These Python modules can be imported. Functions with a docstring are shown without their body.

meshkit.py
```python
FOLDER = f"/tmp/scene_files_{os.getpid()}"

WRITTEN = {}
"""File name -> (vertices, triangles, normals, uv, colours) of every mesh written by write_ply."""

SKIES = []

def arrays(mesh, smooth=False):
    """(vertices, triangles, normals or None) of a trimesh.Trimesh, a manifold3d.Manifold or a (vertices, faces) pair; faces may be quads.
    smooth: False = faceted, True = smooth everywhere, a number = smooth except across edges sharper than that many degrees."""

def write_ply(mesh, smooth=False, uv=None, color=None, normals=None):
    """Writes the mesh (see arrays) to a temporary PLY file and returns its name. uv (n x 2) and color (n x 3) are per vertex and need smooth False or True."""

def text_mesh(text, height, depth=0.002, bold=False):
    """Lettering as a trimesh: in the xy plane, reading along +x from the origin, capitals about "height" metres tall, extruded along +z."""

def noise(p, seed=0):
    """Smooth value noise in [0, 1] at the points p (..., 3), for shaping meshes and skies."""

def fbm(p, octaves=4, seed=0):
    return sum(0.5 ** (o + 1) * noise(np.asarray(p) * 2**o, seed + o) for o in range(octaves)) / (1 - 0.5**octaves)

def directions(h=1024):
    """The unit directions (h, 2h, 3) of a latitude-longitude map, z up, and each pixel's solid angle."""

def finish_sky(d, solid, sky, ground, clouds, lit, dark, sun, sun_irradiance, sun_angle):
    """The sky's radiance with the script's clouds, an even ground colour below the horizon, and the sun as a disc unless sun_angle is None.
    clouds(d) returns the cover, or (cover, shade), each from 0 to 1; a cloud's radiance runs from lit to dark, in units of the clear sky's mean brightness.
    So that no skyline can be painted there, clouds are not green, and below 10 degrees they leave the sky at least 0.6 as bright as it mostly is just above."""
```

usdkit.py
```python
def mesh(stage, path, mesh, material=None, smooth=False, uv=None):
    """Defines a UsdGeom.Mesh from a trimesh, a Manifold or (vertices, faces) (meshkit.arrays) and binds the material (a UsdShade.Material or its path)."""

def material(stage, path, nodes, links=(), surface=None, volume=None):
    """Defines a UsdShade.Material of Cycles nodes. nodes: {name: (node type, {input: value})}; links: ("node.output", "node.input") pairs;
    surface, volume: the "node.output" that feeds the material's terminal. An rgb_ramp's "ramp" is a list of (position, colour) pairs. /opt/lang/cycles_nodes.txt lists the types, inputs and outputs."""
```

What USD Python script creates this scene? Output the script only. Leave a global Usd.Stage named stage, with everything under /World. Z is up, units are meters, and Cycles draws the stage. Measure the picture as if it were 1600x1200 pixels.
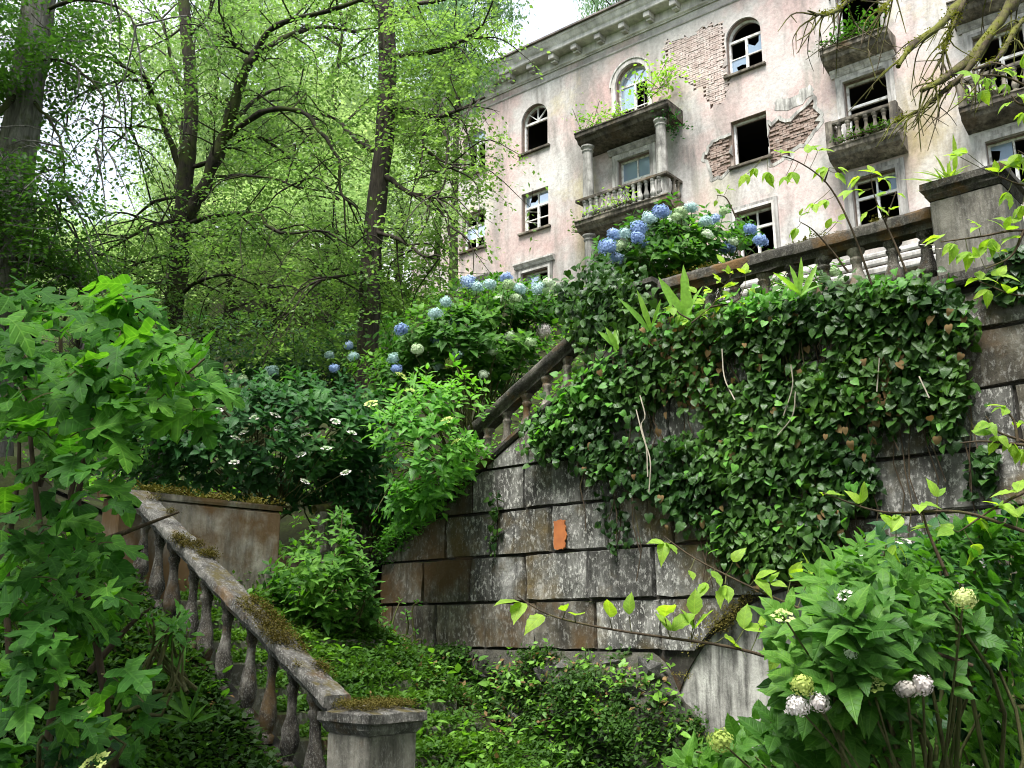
import math, numpy as np, trimesh, usdkit, meshkit
from pxr import Usd, UsdGeom, UsdLux, UsdShade, Gf, Sdf, Vt
from shapely.geometry import Polygon, box as sbox, Point, LineString
from shapely.ops import unary_union

stage = Usd.Stage.CreateInMemory()
UsdGeom.SetStageUpAxis(stage, 'Z')
UsdGeom.SetStageMetersPerUnit(stage, 1.0)
UsdGeom.Xform.Define(stage, '/World')
UsdGeom.Scope.Define(stage, '/World/Looks')
M = lambda name, nodes, links, surface: usdkit.material(stage, '/World/Looks/' + name, nodes, links, surface=surface)

# ------------------------------------------------------------------ camera
F, PITCH, EYE = 1556.0, math.atan(385 / 1556.0), np.array([0, 0, 1.6])
cam = UsdGeom.Camera.Define(stage, '/World/camera')
cam.CreateHorizontalApertureAttr(36.0)
cam.CreateVerticalApertureAttr(27.0)
cam.CreateFocalLengthAttr(36.0 * F / 1600)
cam.CreateClippingRangeAttr(Gf.Vec2f(0.1, 2000))
cam.AddTranslateOp().Set(Gf.Vec3d(*EYE))
cam.AddRotateXOp().Set(90 + math.degrees(PITCH))
EXPOSURE = 2.85
cam.CreateExposureAttr(EXPOSURE)

# ------------------------------------------------------------------ sky and sun (bright overcast)
SUN_EL, SUN_ROT = math.radians(64), math.radians(-155)      # high, from behind the left shoulder
sun_dir = np.array([math.sin(SUN_ROT) * math.cos(SUN_EL), math.cos(SUN_ROT) * math.cos(SUN_EL), math.sin(SUN_EL)])
skymat = M('sky_look', {
    'tc': ('texture_coordinate', {}),
    'map': ('mapping', {'scale': (1.2, 1.2, 2.4)}),
    'sky': ('sky_texture', {'sky_type': 'single_scattering', 'sun_disc': False, 'sun_elevation': SUN_EL, 'sun_rotation': SUN_ROT, 'altitude': 300.0}),
    'n': ('noise_texture', {'scale': 1.6, 'detail': 5.0, 'roughness': 0.55}),
    'cov': ('rgb_ramp', {'ramp': [(0.0, (0.55,) * 3), (0.42, (0.72,) * 3), (0.62, (0.97,) * 3), (1.0, (1, 1, 1))]}),
    'cloud': ('rgb_ramp', {'ramp': [(0.3, (1.7, 1.74, 1.78)), (0.75, (2.15, 2.15, 2.12))]}),
    'mix': ('mix', {'mix_type': 'mix'}),
    'bg': ('background_shader', {'strength': 0.1})},
    [('tc.generated', 'map.vector'), ('map.vector', 'n.vector'), ('n.fac', 'cov.fac'), ('n.fac', 'cloud.fac'),
     ('cov.color', 'mix.fac'), ('sky.color', 'mix.color1'), ('cloud.color', 'mix.color2'), ('mix.color', 'bg.color')], 'bg.background')
dome = UsdLux.DomeLight.Define(stage, '/World/sky')
dome.CreateIntensityAttr(1.0)
UsdShade.MaterialBindingAPI.Apply(dome.GetPrim()).Bind(skymat)
dome.GetPrim().SetCustomDataByKey('kind', 'structure')
sun = UsdLux.DistantLight.Define(stage, '/World/sun')
sun.CreateIntensityAttr(0.4)
sun.CreateAngleAttr(28.0)
sun.CreateNormalizeAttr(True)
sun.CreateColorAttr(Gf.Vec3f(1.0, 0.975, 0.945))
sun.AddRotateZOp().Set(-math.degrees(SUN_ROT))              # light travels along -z of the lamp
sun.AddRotateXOp().Set(-(90 - math.degrees(SUN_EL)))

# ------------------------------------------------------------------ helpers
FW = np.array([0, math.cos(PITCH), math.sin(PITCH)])
UP = np.array([0, -math.sin(PITCH), math.cos(PITCH)])
RT = np.array([1.0, 0, 0])
Z = np.array([0, 0, 1.0])


def at(px, py, Y):
    """world point at distance Y in front, from a place measured in the photograph"""
    px, py, Y = np.broadcast_arrays(np.asarray(px, float), np.asarray(py, float), np.asarray(Y, float))
    d = FW + ((px - 800) / F)[..., None] * RT + ((600 - py) / F)[..., None] * UP
    return EYE + d * (Y / d[..., 1])[..., None]


def proj(p):
    v = np.asarray(p) - EYE
    z = v @ FW
    return 800 + F * (v @ RT) / z, 600 - F * (v @ UP) / z, z


def unit(v):
    v = np.asarray(v, float)
    return v / np.maximum(np.linalg.norm(v, axis=-1, keepdims=True), 1e-9)


COUNT = {}


def numbered(parent, name):
    k = parent + '/' + name
    n = COUNT.get(k, 0)
    COUNT[k] = n + 1
    return k if n == 0 else '%s_%03d' % (k, n)


def data(prim, label=None, cat=None, group=None, kind=None):
    for k, v in (('label', label), ('category', cat), ('group', group), ('kind', kind)):
        if v:
            prim.SetCustomDataByKey(k, v)
    return prim


def thing(name, label, cat, loc=None, group=None):
    x = UsdGeom.Xform.Define(stage, numbered('/World', name))
    if loc is not None:
        x.AddTranslateOp().Set(Gf.Vec3d(*map(float, loc)))
    data(x.GetPrim(), label, cat, group)
    return x.GetPrim()


def normals_of(v, f):
    n = np.zeros_like(v)
    fn = np.cross(v[f[:, 1]] - v[f[:, 0]], v[f[:, 2]] - v[f[:, 0]])
    for k in range(3):
        np.add.at(n, f[:, k], fn)
    return unit(n)


def put(name, v, f, mat, parent=None, smooth=False, label=None, cat=None, group=None, kind=None, loc=None, uv=None):
    """one Mesh prim; smooth: False, True, an angle, or given normals"""
    base = str(parent.GetPath()) if parent is not None else '/World'
    path = numbered(base, name)
    v = np.asarray(v, float)
    f = np.asarray(f, int)
    n = None
    if isinstance(smooth, np.ndarray):
        n = smooth
    elif smooth is True:
        n = normals_of(v, f)
    elif smooth:
        v, f, n = meshkit.arrays((v, f), smooth)
    m = UsdGeom.Mesh.Define(stage, path)
    m.CreatePointsAttr(Vt.Vec3fArray.FromNumpy(np.ascontiguousarray(v, np.float32)))
    m.CreateFaceVertexCountsAttr(Vt.IntArray.FromNumpy(np.full(len(f), 3, np.int32)))
    m.CreateFaceVertexIndicesAttr(Vt.IntArray.FromNumpy(np.ascontiguousarray(f.ravel(), np.int32)))
    m.CreateSubdivisionSchemeAttr('none')
    if n is not None:
        m.CreateNormalsAttr(Vt.Vec3fArray.FromNumpy(np.ascontiguousarray(n, np.float32)))
        m.SetNormalsInterpolation('vertex')
    if uv is not None:
        UsdGeom.PrimvarsAPI(m).CreatePrimvar('st', Sdf.ValueTypeNames.TexCoord2fArray, 'vertex').Set(Vt.Vec2fArray.FromNumpy(np.ascontiguousarray(uv, np.float32)))
    if loc is not None:
        m.AddTranslateOp().Set(Gf.Vec3d(*map(float, loc)))
    UsdShade.MaterialBindingAPI.Apply(m.GetPrim()).Bind(mat)
    return data(m.GetPrim(), label, cat, group, kind)


def join(parts):
    vs, fs, n = [], [], 0
    for v, f in parts:
        vs.append(v)
        fs.append(np.asarray(f) + n)
        n += len(v)
    return np.vstack(vs), np.vstack(fs)


BOXF = np.array([[0, 2, 1], [1, 2, 3], [4, 5, 6], [5, 7, 6], [0, 1, 4], [1, 5, 4], [2, 6, 3], [3, 6, 7], [0, 4, 2], [2, 4, 6], [1, 3, 5], [3, 7, 5]])


class Frame:
    """axes of a wall: s along it, o out of it (towards the viewer), z up"""
    def __init__(self, origin, E, N):
        self.o, self.E, self.N = np.array(origin, float), E, N

    def __call__(self, s, o, z):
        s, o, z = np.broadcast_arrays(np.asarray(s, float), np.asarray(o, float), np.asarray(z, float))
        p = self.o + s[..., None] * self.E + o[..., None] * self.N
        return p + z[..., None] * Z

    def of(self, px, py, off=0.0):
        d = FW + (px - 800) / F * RT + (600 - py) / F * UP
        p = EYE + d * (np.dot(self.o + self.N * off - EYE, self.N) / np.dot(d, self.N))
        return (p - self.o) @ self.E, p[2]

    def box(self, s0, s1, o0, o1, z0, z1, bevel=0.0):
        if bevel:
            b = bevel
            c = []
            for s in (s0, s1):
                for o in (o0, o1):
                    for z in (z0, z1):
                        ds, do, dz = (b if s == s0 else -b), (b if o == o0 else -b), (b if z == z0 else -b)
                        c += [(s + ds, o + do, z), (s + ds, o, z + dz), (s, o + do, z + dz)]
            c = np.array(c)
            h = trimesh.convex.convex_hull(c)
            v, f = np.array(h.vertices), np.array(h.faces)
            return self(v[:, 0], v[:, 1], v[:, 2]), f[:, ::-1]
        g = np.array([(s, o, z) for s in (s0, s1) for o in (o0, o1) for z in (z0, z1)])
        return self(g[:, 0], g[:, 1], g[:, 2]), BOXF[:, ::-1]

    def prism(self, poly, o0, o1):
        """a (s, z) outline given depth from o0 (back) to o1 (front)"""
        out = []
        for g in getattr(poly, 'geoms', [poly]):
            if g.is_empty or g.area < 1e-5:
                continue
            m = trimesh.creation.extrude_polygon(g, o1 - o0, engine='earcut')
            v = np.array(m.vertices)
            out.append((self(v[:, 0], o0 + v[:, 2], v[:, 1]), np.array(m.faces)[:, ::-1]))
        return join(out)

    def sweep(self, profile, s0, s1, slope=0.0, n=1, jitter=0.0, seed=0):
        """closed profile of (o, z) points run along s"""
        pr = np.array(profile, float)
        k = len(pr)
        ss = np.linspace(s0, s1, n + 1)
        S = np.repeat(ss, k)
        O, ZZ = np.tile(pr[:, 0], n + 1), np.tile(pr[:, 1], n + 1) + slope * (S - s0)
        v = self(S, O, ZZ)
        if jitter:
            v = v + (meshkit.noise(v * 9, seed)[:, None] - 0.5) * jitter + (np.random.default_rng(seed).random(v.shape) - 0.5) * jitter * 0.5
        f = []
        for i in range(n):
            for j in range(k):
                a, b, c, d = i * k + j, i * k + (j + 1) % k, (i + 1) * k + (j + 1) % k, (i + 1) * k + j
                f += [(a, b, c), (a, c, d)]
        tri = trimesh.creation.triangulate_polygon(Polygon(pr), engine='earcut')
        # match cap vertices to profile order
        tv, tf = np.array(tri[0]), np.array(tri[1])
        idx = np.array([np.argmin(((pr - p) ** 2).sum(1)) for p in tv])
        f += [tuple(idx[t][::-1]) for t in tf] + [tuple(idx[t] + n * k) for t in tf]
        return v, np.array(f)


def tube(pts, radii, sides=6, rough=0.0, seed=0):
    p = np.asarray(pts, float)
    n = len(p)
    r = np.broadcast_to(np.asarray(radii, float), (n,))
    t = unit(np.gradient(p, axis=0))
    a = np.cross(t[0], Z if abs(t[0][2]) < 0.9 else RT)
    A = []
    for i in range(n):
        a = a - t[i] * (a @ t[i])
        a = a / (np.linalg.norm(a) + 1e-9)
        A.append(a)
    A = np.array(A)
    B = np.cross(t, A)
    ang = np.arange(sides) * 2 * np.pi / sides
    v = p[:, None] + r[:, None, None] * (np.cos(ang)[None, :, None] * A[:, None] + np.sin(ang)[None, :, None] * B[:, None])
    if rough:
        c = p[:, None]
        k = 1 + rough * (meshkit.fbm(v / max(r.max() * 1.6, 0.02), 3, seed) - 0.5)[..., None] * 2
        v = c + (v - c) * k
    i, j = np.meshgrid(np.arange(n - 1), np.arange(sides), indexing='ij')
    q = np.stack([i * sides + j, i * sides + (j + 1) % sides, (i + 1) * sides + (j + 1) % sides, (i + 1) * sides + j], -1).reshape(-1, 4)
    f = np.vstack([q[:, [0, 1, 2]], q[:, [0, 2, 3]]])
    v = np.vstack([v.reshape(-1, 3), p[-1:]])
    last = (n - 1) * sides
    f = np.vstack([f, [(last + k, last + (k + 1) % sides, len(v) - 1) for k in range(sides)]])
    return v, f


def curve(pts, n):
    """smooth line through the points (Catmull-Rom)"""
    p = np.asarray(pts, float)
    q = np.vstack([2 * p[0] - p[1], p, 2 * p[-1] - p[-2]])
    u = np.linspace(0, len(p) - 1 - 1e-9, n)
    i = u.astype(int)
    t = (u - i)[:, None]
    a, b, c, d = q[i], q[i + 1], q[i + 2], q[i + 3]
    return 0.5 * (2 * b + (c - a) * t + (2 * a - 5 * b + 4 * c - d) * t ** 2 + (3 * b - a - 3 * c + d) * t ** 3)


def lathe(profile, sides=12):
    """(radius, z) rings about the z axis"""
    pr = np.array(profile, float)
    ang = np.arange(sides) * 2 * np.pi / sides
    v = np.stack([pr[:, None, 0] * np.cos(ang), pr[:, None, 0] * np.sin(ang), np.broadcast_to(pr[:, None, 1], (len(pr), sides))], -1).reshape(-1, 3)
    f = []
    for i in range(len(pr) - 1):
        for j in range(sides):
            a, b, c, d = i * sides + j, i * sides + (j + 1) % sides, (i + 1) * sides + (j + 1) % sides, (i + 1) * sides + j
            f += [(a, b, c), (a, c, d)]
    return v, np.array(f)


# ------------------------------------------------------------------ materials
def stone(name, ramp, moss, moss_up, streak, lichen, scale=1.0, bump=0.5, brown=(0.10, 0.055, 0.018), brown_at=0.6, rough=0.9):
    """weathered stone: mottled base, dark vertical streaks, pale lichen specks, brown patches, green moss on upward faces"""
    nodes = {
        'g': ('geometry', {}), 'oi': ('object_info', {}),
        'off': ('combine_xyz', {}),
        'shift': ('mapping', {}),
        'n1': ('noise_texture', {'scale': 2.2 * scale, 'detail': 7.0, 'roughness': 0.65}),
        'base': ('rgb_ramp', {'ramp': ramp}),
        'ms': ('mapping', {'scale': (7 * scale, 7 * scale, 0.9 * scale)}),
        'n2': ('noise_texture', {'scale': 1.0, 'detail': 6.0, 'roughness': 0.7, 'distortion': 0.3}),
        'r2': ('rgb_ramp', {'ramp': [(0.42, (0, 0, 0)), (0.62, (streak,) * 3)]}),
        'm2': ('mix', {'color2': (0.012, 0.011, 0.010)}),
        'ml': ('mapping', {'scale': (30 * scale, 30 * scale, 17 * scale)}),
        'n3': ('noise_texture', {'scale': 1.0, 'detail': 5.0, 'roughness': 0.75}),
        'r3': ('rgb_ramp', {'ramp': [(0.53, (0, 0, 0)), (0.60, (lichen,) * 3)]}),
        'm3': ('mix', {'color2': (0.40, 0.39, 0.36)}),
        'n4': ('noise_texture', {'scale': 1.1 * scale, 'detail': 6.0, 'roughness': 0.62}),
        'r4': ('rgb_ramp', {'ramp': [(brown_at - 0.06, (0, 0, 0)), (brown_at + 0.06, (0.9,) * 3)]}),
        'm4': ('mix', {'color2': brown}),
        'up': ('separate_xyz', {}),
        'n5': ('noise_texture', {'scale': 3.1 * scale, 'detail': 6.0, 'roughness': 0.65}),
        'ua': ('math', {'math_type': 'multiply_add', 'value2': 0.35, 'value3': 0.0}),
        'ub': ('math', {'math_type': 'add'}),
        'r5': ('rgb_ramp', {'ramp': [(0.90 - moss_up, (0, 0, 0)), (1.02 - moss_up, (0.92,) * 3)]}),
        'm5': ('mix', {'color2': moss}),
        'bs': ('math', {'math_type': 'multiply_add', 'value2': 0.5, 'value3': 0.0}),
        'bump': ('bump', {'strength': bump, 'distance': 0.03}),
        'val': ('math', {'math_type': 'multiply_add', 'value2': 0.6, 'value3': 0.7}),
        'tone': ('mix', {'mix_type': 'multiply', 'fac': 1.0}),
        'p': ('principled_bsdf', {'roughness': rough, 'specular_ior_level': 0.25}),
    }
    links = [('g.position', 'shift.vector'), ('oi.random', 'off.x'), ('oi.random', 'off.y'), ('off.vector', 'shift.location'),
             ('shift.vector', 'n1.vector'), ('n1.fac', 'base.fac'), ('shift.vector', 'ms.vector'), ('ms.vector', 'n2.vector'), ('n2.fac', 'r2.fac'),
             ('base.color', 'm2.color1'), ('r2.color', 'm2.fac'), ('shift.vector', 'ml.vector'), ('ml.vector', 'n3.vector'), ('n3.fac', 'r3.fac'),
             ('m2.color', 'm3.color1'), ('r3.color', 'm3.fac'), ('g.position', 'n4.vector'), ('n4.fac', 'r4.fac'), ('m3.color', 'm4.color1'), ('r4.color', 'm4.fac'),
             ('g.normal', 'up.vector'), ('up.z', 'ua.value1'), ('g.position', 'n5.vector'), ('n5.fac', 'ub.value2'), ('ua.value', 'ub.value1'), ('ub.value', 'r5.fac'),
             ('oi.random', 'val.value1'), ('m4.color', 'tone.color1'), ('val.value', 'tone.color2'),
             ('tone.color', 'm5.color1'), ('r5.color', 'm5.fac'), ('m5.color', 'p.base_color'),
             ('n3.fac', 'bs.value1'), ('n1.fac', 'bs.value3'), ('bs.value', 'bump.height'), ('bump.normal', 'p.normal')]
    return M(name, nodes, links, 'p.BSDF')


GREY = [(0.3, (0.06, 0.055, 0.05)), (0.5, (0.17, 0.16, 0.145)), (0.7, (0.30, 0.285, 0.26))]
MOSS = (0.045, 0.06, 0.012)
block_mat = stone('weathered_block', [(0.3, (0.035, 0.034, 0.03)), (0.5, (0.12, 0.117, 0.105)), (0.68, (0.30, 0.295, 0.275))], MOSS, 0.07, 0.7, 0.75, bump=0.8, brown_at=0.55, brown=(0.085, 0.06, 0.02))
pier_mat = stone('brown_stained_block', [(0.3, (0.03, 0.027, 0.02)), (0.5, (0.10, 0.088, 0.066)), (0.7, (0.22, 0.205, 0.17))], MOSS, 0.08, 0.6, 0.35, bump=0.6, brown_at=0.54, brown=(0.085, 0.05, 0.018))
core_mat = stone('dark_joint', [(0.3, (0.015, 0.014, 0.012)), (0.7, (0.05, 0.045, 0.035))], (0.03, 0.04, 0.01), 0.1, 0.5, 0.05)
rail_mat = stone('lichened_rail', [(0.3, (0.025, 0.023, 0.02)), (0.5, (0.085, 0.08, 0.072)), (0.7, (0.20, 0.19, 0.17))], (0.075, 0.06, 0.018), 0.10, 0.5, 0.35, scale=2.0, bump=0.9, brown_at=0.62)
dark_rail_mat = stone('blackened_rail', [(0.3, (0.018, 0.017, 0.014)), (0.55, (0.06, 0.055, 0.045)), (0.75, (0.13, 0.12, 0.1))], (0.04, 0.042, 0.012), 0.05, 0.6, 0.12, scale=2.0, bump=0.8)
baluster_mat = stone('baluster_stone', [(0.3, (0.06, 0.05, 0.04)), (0.5, (0.17, 0.15, 0.12)), (0.7, (0.34, 0.31, 0.27))], MOSS, 0.06, 0.6, 0.25, scale=3.0, bump=0.6, brown_at=0.57)
worn_baluster_mat = stone('worn_baluster', [(0.3, (0.02, 0.018, 0.014)), (0.5, (0.075, 0.066, 0.054)), (0.7, (0.24, 0.225, 0.2))], MOSS, 0.1, 0.75, 0.3, scale=3.5, bump=0.9, brown_at=0.58, brown=(0.08, 0.05, 0.02))
pillar_mat = stone('pillar_stone', [(0.3, (0.09, 0.085, 0.07)), (0.5, (0.22, 0.205, 0.175)), (0.7, (0.33, 0.31, 0.27))], MOSS, 0.08, 0.65, 0.2, scale=1.3, bump=0.5, brown_at=0.63)
stain_mat = stone('stained_plaster', [(0.3, (0.12, 0.10, 0.075)), (0.5, (0.24, 0.21, 0.17)), (0.7, (0.42, 0.39, 0.33))], MOSS, 0.1, 0.6, 0.15, bump=0.4, brown_at=0.44, brown=(0.10, 0.055, 0.018))
niche_mat = stone('niche_plaster', [(0.3, (0.16, 0.155, 0.14)), (0.5, (0.36, 0.35, 0.32)), (0.7, (0.5, 0.49, 0.45))], MOSS, 0.06, 0.75, 0.2, scale=1.4, bump=0.5, brown_at=0.66)
step_mat = stone('mossy_step', [(0.3, (0.04, 0.04, 0.03)), (0.6, (0.14, 0.13, 0.1))], (0.04, 0.06, 0.012), 0.25, 0.3, 0.3, bump=0.7, brown_at=0.66)
rubble_mat = stone('mossy_rubble', [(0.3, (0.02, 0.02, 0.016)), (0.6, (0.08, 0.075, 0.06))], (0.028, 0.04, 0.01), 0.2, 0.4, 0.1, scale=3.0, bump=0.9, brown_at=0.7)
rock_mat = stone('dark_rock', [(0.3, (0.02, 0.02, 0.018)), (0.6, (0.09, 0.088, 0.08))], (0.045, 0.07, 0.012), 0.12, 0.3, 0.2, scale=2.0, bump=0.9, brown_at=0.75)
slab_mat = stone('balcony_slab', [(0.3, (0.05, 0.045, 0.035)), (0.5, (0.15, 0.13, 0.1)), (0.7, (0.3, 0.27, 0.22))], (0.06, 0.09, 0.015), 0.12, 0.7, 0.05, scale=0.8, bump=0.3, brown_at=0.6, brown=(0.09, 0.06, 0.03))
column_mat = stone('column_plaster', [(0.3, (0.14, 0.135, 0.12)), (0.5, (0.33, 0.32, 0.29)), (0.7, (0.5, 0.49, 0.45))], MOSS, 0.05, 0.6, 0.1, scale=0.8, bump=0.2, brown_at=0.72)
cornice_mat = stone('cornice_plaster', [(0.3, (0.3, 0.29, 0.265)), (0.5, (0.52, 0.50, 0.46)), (0.7, (0.66, 0.64, 0.6))], MOSS, 0.0, 0.32, 0.0, scale=0.5, bump=0.15, brown_at=0.75)
trim_mat = stone('trim_plaster', [(0.3, (0.25, 0.235, 0.21)), (0.5, (0.42, 0.40, 0.37)), (0.7, (0.54, 0.52, 0.49))], MOSS, 0.0, 0.5, 0.0, scale=0.7, bump=0.15, brown_at=0.8)
brick_mat = stone('old_brick', [(0.3, (0.19, 0.13, 0.10)), (0.5, (0.34, 0.25, 0.205)), (0.7, (0.47, 0.40, 0.345))], MOSS, 0.0, 0.3, 0.1, scale=2.0, bump=0.4, brown_at=0.75)
pale_brick_mat = stone('limewashed_brick', [(0.3, (0.34, 0.26, 0.225)), (0.5, (0.46, 0.375, 0.335)), (0.7, (0.54, 0.48, 0.44))], MOSS, 0.0, 0.25, 0.1, scale=1.4, bump=0.3, brown_at=0.72, brown=(0.40, 0.26, 0.2))
soil_mat = M('forest_soil', {'g': ('geometry', {}), 'n': ('noise_texture', {'scale': 1.7, 'detail': 8.0, 'roughness': 0.7}),
    'r': ('rgb_ramp', {'ramp': [(0.3, (0.012, 0.010, 0.007)), (0.5, (0.018, 0.02, 0.008)), (0.7, (0.03, 0.042, 0.01))]}),
    'b': ('bump', {'strength': 0.9, 'distance': 0.1}), 'p': ('principled_bsdf', {'roughness': 0.95, 'specular_ior_level': 0.1})},
    [('g.position', 'n.vector'), ('n.fac', 'r.fac'), ('r.color', 'p.base_color'), ('n.fac', 'b.height'), ('b.normal', 'p.normal')], 'p.BSDF')


def bark(name, dark, light, moss, amount, scale=1.0):
    return M(name, {'g': ('geometry', {}), 'm': ('mapping', {'scale': (16 * scale, 16 * scale, 2.2 * scale)}),
        'n': ('noise_texture', {'scale': 1.0, 'detail': 7.0, 'roughness': 0.7, 'distortion': 0.6}), 'r': ('rgb_ramp', {'ramp': [(0.35, dark), (0.65, light)]}),
        'n2': ('noise_texture', {'scale': 2.5, 'detail': 6.0, 'roughness': 0.7}), 'r2': ('rgb_ramp', {'ramp': [(0.62 - amount, (0, 0, 0)), (0.75 - amount, (1, 1, 1))]}),
        'x': ('mix', {'color2': moss}), 'b': ('bump', {'strength': 0.9, 'distance': 0.03}), 'p': ('principled_bsdf', {'roughness': 0.9, 'specular_ior_level': 0.2})},
        [('g.position', 'm.vector'), ('m.vector', 'n.vector'), ('n.fac', 'r.fac'), ('g.position', 'n2.vector'), ('n2.fac', 'r2.fac'), ('r.color', 'x.color1'),
         ('r2.color', 'x.fac'), ('x.color', 'p.base_color'), ('n.fac', 'b.height'), ('b.normal', 'p.normal')], 'p.BSDF')


bark_grey = bark('grey_bark', (0.05, 0.047, 0.042), (0.2, 0.19, 0.175), (0.05, 0.06, 0.02), 0.08)
bark_dark = bark('dark_bark', (0.014, 0.011, 0.009), (0.07, 0.058, 0.045), (0.03, 0.035, 0.01), 0.08)
bark_moss = bark('mossy_bark', (0.008, 0.007, 0.005), (0.042, 0.036, 0.026), (0.035, 0.045, 0.01), 0.16)
bark_deadmoss = bark('mossy_dead_twig', (0.03, 0.022, 0.014), (0.10, 0.08, 0.05), (0.11, 0.115, 0.02), 0.2)
stem_mat = bark('green_stem', (0.05, 0.05, 0.02), (0.13, 0.13, 0.05), (0.06, 0.09, 0.02), 0.1)
brown_stem = bark('brown_stem', (0.03, 0.022, 0.014), (0.09, 0.065, 0.04), (0.08, 0.09, 0.02), 0.05)
pale_vine = bark('pale_vine', (0.25, 0.22, 0.17), (0.5, 0.45, 0.36), (0.3, 0.3, 0.2), 0.0)


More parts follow.
